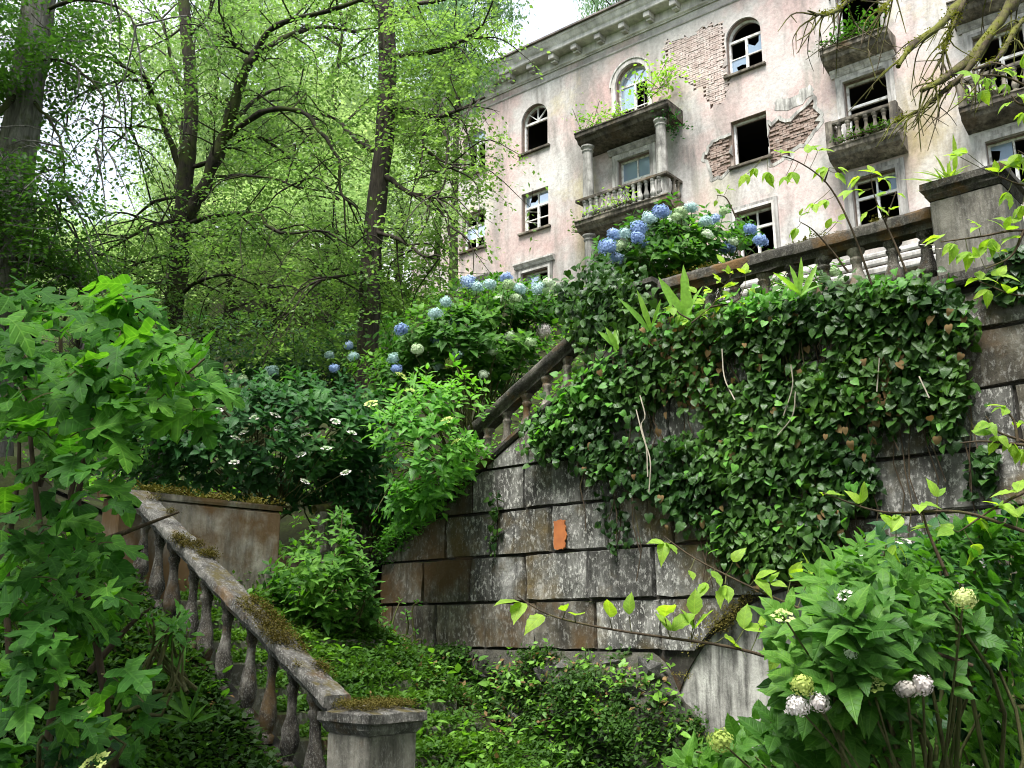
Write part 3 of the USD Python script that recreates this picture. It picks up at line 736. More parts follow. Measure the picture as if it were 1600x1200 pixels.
def sheet(name, us, vs, fn, mat, **kw):
    U, V = np.meshgrid(us, vs, indexing='ij')
    P = fn(U.ravel(), V.ravel())
    n, m = len(us), len(vs)
    i, j = np.meshgrid(np.arange(n - 1), np.arange(m - 1), indexing='ij')
    a, b, c, d = i * m + j, (i + 1) * m + j, (i + 1) * m + j + 1, i * m + j + 1
    f = np.vstack([np.stack([a, b, c], -1).reshape(-1, 3), np.stack([a, c, d], -1).reshape(-1, 3)])
    put(name, P, f, mat, smooth=True, **kw)
    return P, f


def spaced(a, b, fine0, fine1, step, n_out):
    mid = np.arange(fine0, fine1 + 1e-6, step)
    lo = fine0 - np.geomspace(step, fine0 - a, n_out)[::-1] if fine0 > a else []
    hi = fine1 + np.geomspace(step, b - fine1, n_out) if b > fine1 else []
    return np.concatenate([lo, mid, hi])


def ground_fn(x, y):
    p = np.stack([x, y, 0 * x], 1)
    z = 0.10 + 0.25 * (meshkit.fbm(p * 0.6, 3, 3) - 0.5)
    return np.stack([x, y, z], 1)


sheet('ground', spaced(-400, 400, -9, 9, 0.5, 14), spaced(-400, 400, -3, 13, 0.5, 14), ground_fn, soil_mat, kind='structure')


def hill_fn(s, t):
    p = WALL(s, -t, 0 * s)
    z = hill_z(s, t) + (0.5 * (meshkit.fbm(p * 0.35, 4, 5) - 0.5)) * np.clip(np.abs(t) / 3, 0.1, 2)
    # the terrace the house stands on
    u, o = (p - BLD.o) @ BLD.E, (p - BLD.o) @ BLD.N
    k = np.clip((4.0 - o) / 4.0, 0, 1) * np.clip((u + 14) / 5, 0, 1)
    z = z * (1 - k) + np.minimum(z, 12.2) * k
    k2 = np.clip((u + 15) / 7, 0, 1)
    z = z * (1 - k2) + np.minimum(z, 10.8) * k2
    p[:, 2] = z
    return p


sheet('hillside', spaced(-320, 200, -16, 9, 0.6, 12), np.concatenate([np.arange(0.35, 12, 0.6), np.geomspace(12, 320, 24)]), hill_fn, soil_mat, kind='structure')
# lower shelf of the slope, left of the stairs
sheet('slope', spaced(-120, -2.62, -14.02, -2.62, 0.6, 10), np.linspace(-7.5, 0.6, 16), lambda s, t: np.c_[WALL(s, -t, 0 * s)[:, :2], np.maximum(hill_z(s, np.minimum(t, -0.01)) - 0.12 + 0.5 * (meshkit.fbm(WALL(s, -t, 0 * s) * 0.5, 3, 2) - 0.5), 0.0)], soil_mat, kind='structure')

# ------------------------------------------------------------------ retaining wall of big blocks
S_END = 8.5
outline = Polygon([(-2.0, 0.0), (S_END, 0.0), (S_END, 4.16), (1.2, 4.16), (-2.0, 2.40)])
ARC, RAD = (3.27, 0.45), 1.50
niche = Point(*ARC).buffer(RAD, 40).intersection(sbox(-5, 0.0, 9, 5)).union(sbox(ARC[0] - RAD, 0, ARC[0] + RAD, ARC[1]))
wall = thing('retaining_wall', 'tall retaining wall of large grey blocks streaked black, with an arched niche, half under ivy', 'wall')
put('wall_core', *WALL.prism(outline.difference(niche), -0.62, -0.045), core_mat, wall)
put('niche_panel', *WALL.prism(niche.buffer(0.05).intersection(sbox(-5, -0.2, 9, 5)), -0.62, -0.07), niche_mat, wall, label='pale grey plaster panel inside the arched niche')
def block_mesh(s0, s1, z0, z1):
    """a block with a worn, slightly uneven face and chamfered edges"""
    n, m, b = 4, 3, 0.011
    ss, zz = np.linspace(s0 + b, s1 - b, n + 1), np.linspace(z0 + b, z1 - b, m + 1)
    S, ZZ = np.meshgrid(ss, zz, indexing='ij')
    e = rs.normal(size=S.shape)
    S = S + e * 0.007
    ZZ = ZZ + rs.normal(size=ZZ.shape) * 0.005
    O = rs.normal() * 0.008 + rs.normal(size=S.shape) * 0.007
    fr = WALL(S.ravel(), O.ravel(), ZZ.ravel())
    f = []
    idx = lambda i, j: i * (m + 1) + j
    for i in range(n):
        for j in range(m):
            f += [(idx(i, j), idx(i, j + 1), idx(i + 1, j + 1)), (idx(i, j), idx(i + 1, j + 1), idx(i + 1, j))]
    loop = [idx(i, 0) for i in range(n + 1)] + [idx(n, j) for j in range(1, m + 1)] + [idx(i, m) for i in range(n - 1, -1, -1)] + [idx(0, j) for j in range(m - 1, 0, -1)]
    S2 = np.clip(S.ravel()[loop], s0 + b, s1 - b)
    grow = lambda a, lo, hi: np.where(a < lo + 1.8 * b, lo, np.where(a > hi - 1.8 * b, hi, a))
    back = WALL(grow(S.ravel()[loop], s0, s1), -0.05 + 0 * S2, grow(ZZ.ravel()[loop], z0, z1))
    k = len(fr)
    L = len(loop)
    for q in range(L):
        a, c = loop[q], loop[(q + 1) % L]
        f += [(a, k + (q + 1) % L, k + q), (a, c, k + (q + 1) % L)]
    return np.vstack([fr, back]), np.array(f)


def lay(zs, s_from, s_to, length, offsets, pick):
    for r in range(len(zs) - 1):
        z0, z1 = zs[r], zs[r + 1]
        s = s_from - offsets[r % len(offsets)]
        while s < s_to:
            e = s + length * rs.uniform(0.9, 1.1)
            a, b = max(s, s_from), min(e, s_to)
            s = e
            if b - a < 0.12:
                continue
            q = sbox(a, z0, b, z1)
            cut = q.intersection(outline).difference(niche.buffer(0.01)).buffer(-0.012, join_style='mitre')
            if cut.is_empty or cut.area < 0.015:
                continue
            mat = pick(a, b, z0)
            if abs(cut.area - q.buffer(-0.012, join_style='mitre').area) < 1e-4:
                put('block', *block_mesh(a + 0.010, b - 0.010, z0 + 0.008, z1 - 0.008), mat, wall)
            else:
                put('block', *WALL.prism(cut, -0.05, 0.0 + rs.normal() * 0.006), mat, wall)


lay([1.42, 1.88, 2.35, 2.81, 3.26, 3.71, 4.10], -2.0, 3.0, 0.74, [0.55, 0.05, 0.40, 0.12, 0.6, 0.3], lambda a, b, z: pier_mat if (z < 1.5 and a < 0.3) or a < -1.2 else block_mat)
lay([1.12, 1.58, 2.02, 2.46, 2.90, 3.35, 3.80, 4.12], 3.0, S_END, 1.1, [0.5, 0.1, 0.65, 0.25], lambda a, b, z: pier_mat if a > 3.9 and rs.random() < 0.75 else block_mat)
lay([0.2, 0.66, 1.12], 4.75, S_END, 1.0, [0.2, 0.6], lambda a, b, z: pier_mat)
put('ledge', *WALL.sweep([(-0.6, 4.16), (0.05, 4.16), (0.07, 4.19), (0.07, 4.26), (-0.6, 4.26)], 1.05, S_END, n=24, jitter=0.012), dark_rail_mat, wall)
put('ledge', *WALL.sweep([(-0.6, 2.41), (0.03, 2.41), (0.05, 2.44), (0.05, 2.48), (-0.6, 2.48)], -2.0, 1.2, slope=(4.26 - 2.50) / 3.2, n=20, jitter=0.012), dark_rail_mat, wall)
# the orange patch of paint on one block: ragged and a few millimetres thick
pq = [WALL.of(877 + (px - 877) * 0.85, 835 + (py - 835) * 0.9) for px, py in [(868, 813), (878, 809), (887, 811), (888, 836), (887, 858), (878, 861), (867, 860), (866, 836)]]
rag = []
for i in range(len(pq)):
    a, b = np.array(pq[i]), np.array(pq[(i + 1) % len(pq)])
    for k in range(4):
        rag.append(a + (b - a) * k / 4 + rs.normal(size=2) * 0.006)
patch = Polygon(rag).buffer(0)
put('paint_patch', *WALL.prism(patch, 0.012, 0.028), orange_mat, wall, label='ragged orange patch of paint on one block')

# mossy rubble footing under the blocks
G = lambda s, z: 0.03 + np.clip(1.40 - z, 0, 2) * 0.36 + 0.75 * (meshkit.fbm(np.stack([s * 2.1, z * 2.1, 0 * s], -1), 4, 11) - 0.42) * np.clip((1.45 - z) * 3, 0.1, 1)
ztop = lambda s: 1.41 - np.clip((s - 1.72) * 1.05 + 0.5 * np.clip(s - 1.6, 0, 0.4) * (meshkit.fbm(np.stack([np.asarray(s, float) * 4.0, 0 * np.asarray(s, float), 0 * np.asarray(s, float)], -1), 3, 6) - 0.4) * 2, 0, 1.45)
us, vs = np.linspace(-2.3, 3.0, 88), np.linspace(0, 1, 30)
U, V = np.meshgrid(us, vs, indexing='ij')
V = -0.1 + (ztop(U) + 0.1) * V
P = WALL(U.ravel(), G(U.ravel(), V.ravel() + 1.41 - ztop(U.ravel())), V.ravel())
m_ = len(vs)
i, j = np.meshgrid(np.arange(len(us) - 1), np.arange(m_ - 1), indexing='ij')
a, b, c, d = i * m_ + j, (i + 1) * m_ + j, (i + 1) * m_ + j + 1, i * m_ + j + 1
foot = thing('rubble_footing', 'mossy dark rubble footing under the block wall, grown over with small ferns', 'rubble')
put('earth', P, np.vstack([np.stack([a, b, c], -1).reshape(-1, 3), np.stack([a, c, d], -1).reshape(-1, 3)]), rubble_mat, foot, smooth=True)
for k in range(90):
    s, z = rs.uniform(-1.6, 1.8), rs.uniform(0.1, 1.3)
    r = rs.uniform(0.06, 0.17)
    h = trimesh.convex.convex_hull(rs.normal(size=(12, 3)) * [1, 0.8, 0.6])
    v = np.array(h.vertices)
    v = v / np.abs(v).max() * r
    put('rock', v + WALL(s, G(np.array(s), np.array(z)) + 0.0, z), h.faces, rock_mat, foot)

# ------------------------------------------------------------------ upper balustrade
BAL = [(0.075, 0.0), (0.075, 0.035), (0.05, 0.05), (0.062, 0.075), (0.085, 0.115), (0.088, 0.15), (0.072, 0.205), (0.05, 0.27), (0.042, 0.33), (0.045, 0.375), (0.06, 0.395), (0.06, 0.415), (0.048, 0.425), (0.055, 0.45), (0.078, 0.475), (0.078, 0.50)]
BV, BF = lathe(BAL, 10)
RAILP = [(-0.13, -0.03), (-0.12, -0.10), (-0.07, -0.115), (-0.07, -0.17), (0.07, -0.17), (0.07, -0.115), (0.12, -0.10), (0.13, -0.03), (0.11, 0.0), (-0.11, 0.0)]
OB = -0.30                                             # the balustrade stands back from the wall face
bal = thing('terrace_balustrade', 'blackened stone balustrade with mossy handrail on top of the ivy wall', 'balustrade')
put('handrail', *WALL.sweep([(o + OB, z + 4.95) for o, z in RAILP], 1.72, 4.42, n=40, jitter=0.02, seed=2), dark_rail_mat, bal, smooth=50)
put('plinth', *WALL.sweep([(OB - 0.12, 4.255), (OB + 0.12, 4.255), (OB + 0.11, 4.31), (OB - 0.11, 4.31)], 1.72, 4.42, n=20, jitter=0.012), dark_rail_mat, bal)


def baluster(parent, s, o, z, h, seed, mat=None, name='baluster', lean=0.0, k=1.0):
    g = np.random.default_rng(seed)
    v = BV * [k, k, h / 0.5]
    v = v * (1 + (meshkit.fbm(v * 14 + seed * 3.1, 3, seed)[:, None] - 0.5) * [0.6, 0.6, 0.0])
    v[:, 0] += v[:, 2] * lean
    put(name, v + WALL(s, o, z), BF, mat or baluster_mat, parent, smooth=40)


for k in range(9):
    baluster(bal, 1.95 + k * 0.292, OB, 4.305, 0.48, 20 + k, mat=worn_baluster_mat if k % 3 else baluster_mat, lean=rs.normal() * 0.02, k=1.0)
# the sloping one of the second flight
bal2 = thing('sloping_balustrade', 'sloping dark stone balustrade of the upper flight, running down into the hydrangeas', 'balustrade')
SL = 0.54
put('handrail', *WALL.sweep([(o + OB, z + 2.98) for o, z in RAILP], -2.4, 1.36, slope=SL, n=50, jitter=0.02, seed=3), dark_rail_mat, bal2, smooth=50)
put('plinth', *WALL.sweep([(OB - 0.12, 2.20), (OB + 0.12, 2.20), (OB + 0.11, 2.30), (OB - 0.11, 2.30)], -2.4, 1.36, slope=SL, n=20, jitter=0.012), dark_rail_mat, bal2)
for k in range(12):
    s = -2.05 + k * 0.285
    z = 2.30 + SL * (s + 2.4)
    baluster(bal2, s, OB, z - 0.03, 0.56, 50 + k, k=0.9)


def square_pillar(name, label, c, side, z0, z1, cap, mat, capmat, ov=0.05, dome=0.05):
    t = thing(name, label, 'pillar')
    h = side / 2
    s, o = c
    g = []
    v, f = WALL.box(s - h, s + h, o - h, o + h, z0, z1, 0.012)
    put('shaft', v, f, mat, t)
    prof = [(h, z1), (h + ov * 0.5, z1 + cap * 0.25), (h + ov * 0.5, z1 + cap * 0.42), (h + ov, z1 + cap * 0.55), (h + ov, z1 + cap * 0.95), (h + ov - 0.015, z1 + cap), (h * 0.55, z1 + cap + dome * 0.7), (0.02, z1 + cap + dome)]
    vs = []
    corner = [(-1, -1), (1, -1), (1, 1), (-1, 1)]
    ring_n = 24
    for r, z in prof:
        for q in range(ring_n):
            u = q / ring_n * 4
            i0 = int(u)
            fr = u - i0
            x = corner[i0][0] + (corner[(i0 + 1) % 4][0] - corner[i0][0]) * fr
            y = corner[i0][1] + (corner[(i0 + 1) % 4][1] - corner[i0][1]) * fr
            vs.append((s + x * r, o + y * r, z))
    vs = np.array(vs)
    v = WALL(vs[:, 0], vs[:, 1], vs[:, 2])
    v = v + (np.random.default_rng(5).random(v.shape) - 0.5) * 0.008
    f = []
    for a in range(len(prof) - 1):
        for q in range(ring_n):
            A, B, C, D = a * ring_n + q, a * ring_n + (q + 1) % ring_n, (a + 1) * ring_n + (q + 1) % ring_n, (a + 1) * ring_n + q
            f += [(A, B, C), (A, C, D)]
    put('cap', v, np.array(f), capmat, t)
    return t


square_pillar('stone_pillar', 'big square stone pillar with moulded cap at the right end of the balustrade', (4.70, -0.32), 0.54, 4.20, 4.93, 0.15, pillar_mat, dark_rail_mat)
square_pillar('stone_pillar', 'stone pillar wrapped in ivy where the sloping rail meets the level one', (1.54, -0.30), 0.34, 4.20, 4.84, 0.12, pillar_mat, dark_rail_mat)

# ------------------------------------------------------------------ lower flight of stairs
SA, OA = 1.643, 3.49
rail_z = lambda s: 1.19 + 0.56 * (SA - s)
st = thing('stone_stairs', 'overgrown stone stairs climbing behind the lichened handrail', 'stairs')
for k in range(11):
    s1 = SA + 0.12 - 0.295 * k
    z1 = 0.20 + 0.165 * (k + 1)
    v, f = WALL.box(s1 - 0.32, s1, 1.35, OA - 0.13, max(z1 - 0.33, 0), z1, 0.012)
    put('step', v + (meshkit.noise(v * 4, k)[:, None] - 0.5) * 0.012, f, step_mat, st)
put('landing', *WALL.box(-1.9, SA + 0.12 - 0.295 * 11 + 0.28, 0.9, OA - 0.13, 1.4, 1.99), step_mat, st)
sb = thing('stair_balustrade', 'lower stair balustrade with a broad lichened sloping handrail and worn bulbous balusters', 'balustrade')
RP2 = [(-0.115, -0.02), (-0.115, -0.075), (-0.085, -0.09), (-0.075, -0.14), (0.075, -0.14), (0.085, -0.09), (0.115, -0.075), (0.115, -0.02), (0.10, 0.0), (-0.10, 0.0)]
put('handrail', *WALL.sweep([(o * 0.92 + OA, z * 0.85 + rail_z(SA - 0.02)) for o, z in RP2], SA - 0.02, -1.16, slope=-0.56, n=70, jitter=0.014, seed=9), rail_mat, sb, smooth=50)
stringer = Polygon([(SA - 0.05, 0.0), (SA - 0.05, rail_z(SA - 0.05) - 0.74), (-1.16, rail_z(-1.16) - 0.74), (-1.16, 0.0)])
v, f = WALL.prism(stringer, OA - 0.11, OA + 0.11)
put('stringer', v, f, core_mat, sb)
for k in range(10):
    s = SA - 0.20 - 0.272 * k
    baluster(sb, s, OA + rs.normal() * 0.012, rail_z(s) - 0.745, 0.645, 80 + k, mat=worn_baluster_mat, lean=rs.normal() * 0.06, k=0.70 + 0.12 * rs.random())
pc = at(583, 1098, 6.62)
square_pillar('newel_post', 'squat stone newel post with moss on its cap at the foot of the stair handrail', (((pc - WALL.o) @ WALL.E), ((pc - WALL.o) @ WALL.N)), 0.40, 0.0, 0.98, 0.13, pillar_mat, rail_mat, 0.045, 0.035)
PC = (((pc - WALL.o) @ WALL.E), ((pc - WALL.o) @ WALL.N))
# stained wall that closes the landing
sw = thing('stained_wall', 'brown stained plaster wall with mossy top closing the stair landing', 'wall')
put('wall_face', *WALL.box(-1.46, -1.18, 2.0, OA + 0.16, 0.3, 2.70, 0.02), stain_mat, sw)
put('coping', *WALL.sweep([(2.0, 2.703), (OA + 0.2, 2.703), (OA + 0.2, 2.77), (2.0, 2.77)], -1.48, -1.17, n=4, jitter=0.03), stain_mat, sw)
# low balustrade at the back of the landing
lb = thing('landing_balustrade', 'low brown balustrade with a moss yellow rail at the back of the landing', 'balustrade')
p0, p1 = at(492, 795, 11.2), at(604, 786, 12.0)
dl = p1 - p0
put('handrail', *tube([p0 + dl * k / 8 + rs.normal(size=3) * 0.008 for k in range(9)], 0.055, 7), bark_deadmoss, lb, smooth=True)
for k in range(5):
    p = p0 + dl * (0.1 + 0.2 * k)
    v = BV * [1, 1, 1.15]
    put('baluster', v + p - Z * 0.62, BF, pier_mat, lb, smooth=40)
put('plinth', *tube([p0 - Z * 0.72, p1 - Z * 0.72], 0.12, 4), core_mat, lb)
put('base_wall', *WALL.box(-2.7, -2.4, -0.7, 3.6, 0.0, 2.40, 0.02), stain_mat, lb)

# ------------------------------------------------------------------ the abandoned building
U0, U1, ZB, ZT = -6.2, 25.0, 10.5, 25.62
bld = thing('abandoned_building', 'abandoned four storey building of peeling pink and white plaster with broken windows', 'building')
rb = np.random.default_rng(21)
BAYS = [(-2.98, -1.60), (0.54, 2.02), (5.62, 7.16), (10.70, 12.14), (15.06, 16.55), (19.35, 20.85)]
holes = []                                             # (u0, u1, z0, z1, arched, bay, row)
for k, (a, b) in enumerate(BAYS):
    door4, door3 = k in (2, 4, 5), k in (2, 4, 5)
    holes.append((a, b, 21.45 if door4 else 22.2, 24.42, True, k, 4))
    holes.append((a, b, 17.6 if door3 else 18.42, 20.26, False, k, 3))
    holes.append((a, b, 14.65, 16.55, False, k, 2))
    holes.append((a, b, 11.2, 12.9, False, k, 1))


def opening(a, b, z0, z1, arch):
    if not arch:
        return sbox(a, z0, b, z1)
    r = (b - a) / 2
    return sbox(a, z0, b, z1 - r).union(Point((a + b) / 2, z1 - r).buffer(r, 14).intersection(sbox(a, z1 - r - 0.01, b, z1 + 1)))


opens = unary_union([opening(*h[:5]) for h in holes])
face = sbox(U0, ZB, U1, ZT)


def ragged(pts, amp, n, seed):
    g = np.random.default_rng(seed)
    out = []
    for i in range(len(pts)):
        a, b = np.array(pts[i], float), np.array(pts[(i + 1) % len(pts)], float)
        for k in range(n):
            out.append(a + (b - a) * k / n + g.normal(size=2) * amp)
    return Polygon(out).buffer(0)


# places where the plaster has fallen off and the bricks show
lost = [ragged([(9.55, 19.25), (9.95, 19.65), (10.72, 19.75), (10.72, 18.35), (9.9, 18.25), (9.75, 18.7)], 0.06, 5, 1),
        ragged([(12.16, 19.75), (13.0, 19.5), (13.9, 20.05), (14.1, 19.1), (13.7, 18.6), (12.9, 18.2), (12.16, 18.1)], 0.07, 5, 2),
        ragged([(7.9, 24.2), (8.4, 24.75), (9.2, 24.5), (9.9, 24.85), (10.6, 24.5), (10.68, 23.0), (10.7, 22.2), (10.5, 21.3), (9.9, 21.2), (9.6, 21.9), (9.0, 22.7), (8.1, 23.1)], 0.10, 6, 3),
        ragged([(12.6, 20.55), (13.3, 20.35), (13.9, 20.7), (14.0, 20.2), (13.2, 19.95), (12.5, 20.1)], 0.05, 5, 4)]
bare = unary_union(lost[:3])
plaster = face.difference(opens).difference(bare)
put('plaster_wall', *BLD.prism(plaster, -0.075, 0.0), plaster_mat, bld)
put('plaster_edge', *BLD.prism(lost[3].union(lost[1].buffer(0.13).union(lost[0].buffer(0.12)).difference(bare)).difference(opens), 0.003, 0.012), column_mat, bld, label='grey undercoat at the edge of the fallen plaster')
put('brick_core', *BLD.prism(face.difference(opens), -0.55, -0.10), brick_mat, bld)
bricks, pale = [], []
for g in lost[:3]:
    u0, z0, u1, z1 = g.bounds
    r = 0
    z = z0
    while z < z1:
        u = u0 - (0.14 if r % 2 else 0)
        while u < u1:
            c = Point(u + 0.13, z + 0.04)
            if g.contains(c) and not opens.buffer(0.03).intersects(sbox(u, z, u + 0.25, z + 0.07)):
                d = rb.uniform(-0.05, -0.012) if rb.random() < 0.82 else -0.085
                if g is lost[2]:
                    d = rb.uniform(-0.02, 0.004)
                (pale if g is lost[2] else bricks).append(BLD.box(u + rb.normal() * 0.004, u + 0.25 + rb.normal() * 0.004, -0.10, d, z, z + 0.07))
            u += 0.268
        z += 0.086
        r += 1
put('brickwork', *join(bricks), brick_mat, bld, kind='stuff', label='bare old bricks where the plaster has fallen')
put('brickwork', *join(pale), pale_brick_mat, bld, kind='stuff', label='limewashed bricks where the top coat of plaster is gone')
# side walls, back, floors and roof
for u in (U0, U1 - 0.4):
    put('side_wall', *BLD.box(u, u + 0.4, -13.0, -0.551, ZB, ZT), plaster_mat, bld)
put('back_wall', *BLD.box(U0 + 0.401, U1 - 0.401, -13.0, -12.6, ZB, ZT), plaster_mat, bld)
for z in (13.4, 17.2, 21.05, 25.3):
    put('floor', *BLD.box(U0 + 0.41, U1 - 0.41, -12.59, -0.56, z, z + 0.25), room_mat, bld)
for u in (-4.6, -0.6, 3.6, 8.9, 13.6, 17.9, 22.2):
    put('partition', *BLD.box(u, u + 0.2, -6.0, -0.57, ZB, 25.29), room_mat, bld)
put('corridor_wall', *BLD.box(U0 + 0.42, U1 - 0.42, -6.2, -6.01, ZB, 25.29), room_mat, bld)
roof = BLD(np.array([U0 - 1.0, U1 + 1, U1 + 1, U0 - 1.0, U0 + 5.5, U1 - 5.5]), np.array([1.0, 1.0, -13.6, -13.6, -6.3, -6.3]), np.array([26.78, 26.78, 26.78, 26.78, 28.6, 28.6]))
put('roof', np.vstack([roof, roof[:4] - Z * 0.08]), np.array([[0, 1, 5], [0, 5, 4], [1, 2, 5], [2, 3, 4], [2, 4, 5], [3, 0, 4], [6, 8, 7], [6, 9, 8], [0, 6, 7], [0, 7, 1], [1, 7, 8], [1, 8, 2], [2, 8, 9], [2, 9, 3], [3, 9, 6], [3, 6, 0]]), tin_mat, bld)
# cornice
prof = [(-0.5, 25.62), (0.06, 25.62), (0.06, 25.66), (0.14, 25.70), (0.14, 25.78), (0.10, 25.80), (0.10, 26.12), (0.62, 26.14), (0.66, 26.17), (0.66, 26.34), (0.74, 26.40), (0.84, 26.56), (0.88, 26.58), (0.88, 26.69), (-0.5, 26.69)]
put('cornice', *BLD.sweep(prof, U0 - 0.85, U1 + 0.5, n=60, jitter=0.02, seed=4), cornice_mat, bld)
put('string_course', *BLD.sweep([(0.0, 25.22), (0.05, 25.25), (0.05, 25.30), (0.0, 25.33)], U0, U1, n=2), cornice_mat, bld)
u = U0 + 0.3
while u < U1:
    v1, f1 = BLD.box(u - 0.15, u + 0.15, 0.10, 0.56, 25.90, 26.135, 0.02)
    v2, f2 = BLD.box(u - 0.12, u + 0.12, 0.10, 0.40, 25.80, 25.899, 0.02)
    put('cornice_bracket', *join([(v1, f1), (v2, f2)]), cornice_mat, bld)
    u += 1.22
# base mouldings seen between the balusters
for z0, o, h in ((13.55, 0.16, 0.18), (13.25, 0.26, 0.22), (12.9, 0.34, 0.26)):
    put('base_moulding', *BLD.sweep([(-0.05, z0), (o, z0), (o + 0.04, z0 + 0.05), (o + 0.04, z0 + h * 0.7), (o - 0.02, z0 + h), (-0.05, z0 + h)], U0, U1, n=30, jitter=0.012), trim_mat, bld)


def arch_band(a, b, z0, z1, w):
    return opening(a - w, b + w, z0, z1 + w, True).difference(opening(a, b, z0 - 1, z1, True))


def window(h, style):
    a, b, z0, z1, arch, bay, row = h
    w = 0.075
    o = -0.30
    mid = (a + b) / 2
    r = (b - a) / 2
    shape = opening(a, b, z0, z1, arch)
    frame = [BLD.prism(shape.difference(shape.buffer(-w, join_style='mitre')), o - 0.05, o + 0.05)]
    bar = lambda u0, u1, za, zb, d=0.032: frame.append(BLD.box(u0, u1, o - d, o + d, za, zb))
    zt = z1 - r if arch else z0 + (z1 - z0) * 0.66
    panes = []
    if style.get('transom', True):
        bar(a + w, b - w, zt - 0.05, zt + 0.05, 0.045)
    top, bot = (zt + 0.05, z1 - w), (z0 + w, zt - 0.05)
    if 'm' in style.get('bottom', ''):
        bar(mid - 0.05, mid + 0.05, *bot, 0.042)
    if 'm' in style.get('top', ''):
        bar(mid - 0.03, mid + 0.03, top[0], top[1], 0.03)
    if 'h' in style.get('bottom', ''):
        zh = bot[0] + (bot[1] - bot[0]) * 0.5
        bar(a + w, mid - 0.05, zh - 0.02, zh + 0.02)
        bar(mid + 0.05, b - w, zh - 0.02, zh + 0.02)
    if 'fan' in style.get('top', '') and arch:
        for ang in (45, 90, 135):
            c, s_ = math.cos(math.radians(ang)), math.sin(math.radians(ang))
            n_ = np.array([-s_, c]) * 0.022
            p0, p1 = np.array([mid, zt + 0.05]) + np.array([c, s_]) * 0.05, np.array([mid, zt]) + np.array([c, s_]) * (r - w * 0.8)
            frame.append(BLD.prism(Polygon([p0 - n_, p1 - n_, p1 + n_, p0 + n_]), o - 0.03, o + 0.03))
    wn = put('window', *join(frame), paint_mat, bld)
    for q in style.get('panes', []):
        if q == 'fan':
            g = shape.buffer(-w).intersection(sbox(a, zt + 0.06, b, z1))
        else:
            cu, cz = q                                  # column 0/1, row t(op)/u(pper half of bottom)/l(ower half)
            x0, x1 = ((a + w, mid - 0.055) if cu == 0 else (mid + 0.055, b - w))
            hb = (bot[0] + bot[1]) / 2
            y0, y1 = {'t': top, 'u': (hb + 0.02, bot[1]), 'l': (bot[0], hb - 0.02), 'b': bot}[cz]
            g = sbox(x0, y0, x1, y1)
        if rb.random() < 0.4:                            # broken: a jagged bite is missing
            x0, y0, x1, y1 = g.bounds
            cx, cy = rb.uniform(x0, x1), rb.uniform(y0, y1)
            g = g.difference(Polygon([(cx + math.cos(t) * rb.uniform(0.1, 0.4), cy + math.sin(t) * rb.uniform(0.1, 0.4)) for t in np.linspace(0, 2 * math.pi, 9)[:-1]]).buffer(0))
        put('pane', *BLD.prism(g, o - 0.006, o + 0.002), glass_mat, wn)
    if style.get('ajar'):                               # a casement that hangs open into the room
        for cu in style['ajar']:
            hinge = a + w if cu == 0 else b - w
            ang = (1 if cu == 0 else -1) * rb.uniform(0.5, 1.1)
            wd = r - w - 0.05
            parts = []
            for (x0, x1, y0, y1) in ((0, 0.06, *bot), (wd - 0.06, wd, *bot), (0.06, wd - 0.06, bot[0], bot[0] + 0.06), (0.06, wd - 0.06, bot[1] - 0.06, bot[1]), (0.06, wd - 0.06, (bot[0] + bot[1]) / 2 - 0.02, (bot[0] + bot[1]) / 2 + 0.02)):
                sg = 1 if cu == 0 else -1
                g = np.array([(hinge + sg * x * math.cos(ang), o - abs(math.sin(ang)) * x + t, zz) for x in (x0, x1) for t in (-0.02, 0.02) for zz in (y0, y1)])
                parts.append((BLD(g[:, 0], g[:, 1], g[:, 2]), BOXF))
            put('sash', *join(parts), paint_mat, wn)
    if style.get('sill', True):
        put('sill', *BLD.box(a - 0.14, b + 0.14, -0.3, 0.13, z0 - 0.11, z0 - 0.002, 0.015), slab_mat, bld)
    if style.get('trim'):
        t = style['trim']
        if arch:
            put('window_trim', *BLD.prism(arch_band(a, b, z0, z1, t), 0.0, 0.06), trim_mat, bld)
            put('window_trim', *BLD.prism(arch_band(a - t, b + t, z1 - r, z1 + t, 0.07), 0.0, 0.10), trim_mat, bld)
        else:
            band = sbox(a - t, z0, b + t, z1 + t).difference(sbox(a, z0 - 1, b, z1))
            put('window_trim', *BLD.prism(band, 0.0, 0.06), trim_mat, bld)
            put('window_trim', *BLD.prism(sbox(a - t * 0.45, z0, b + t * 0.45, z1 + t * 0.45).difference(sbox(a, z0 - 1, b, z1)), 0.061, 0.085), trim_mat, bld)
            if style.get('head'):
                put('window_head', *BLD.sweep([(0.0, z1 + t), (0.08, z1 + t), (0.12, z1 + t + 0.06), (0.12, z1 + t + 0.1), (0.22, z1 + t + 0.17), (0.22, z1 + t + 0.24), (0.0, z1 + t + 0.27)], a - t - 0.12, b + t + 0.12, n=4), trim_mat, bld)


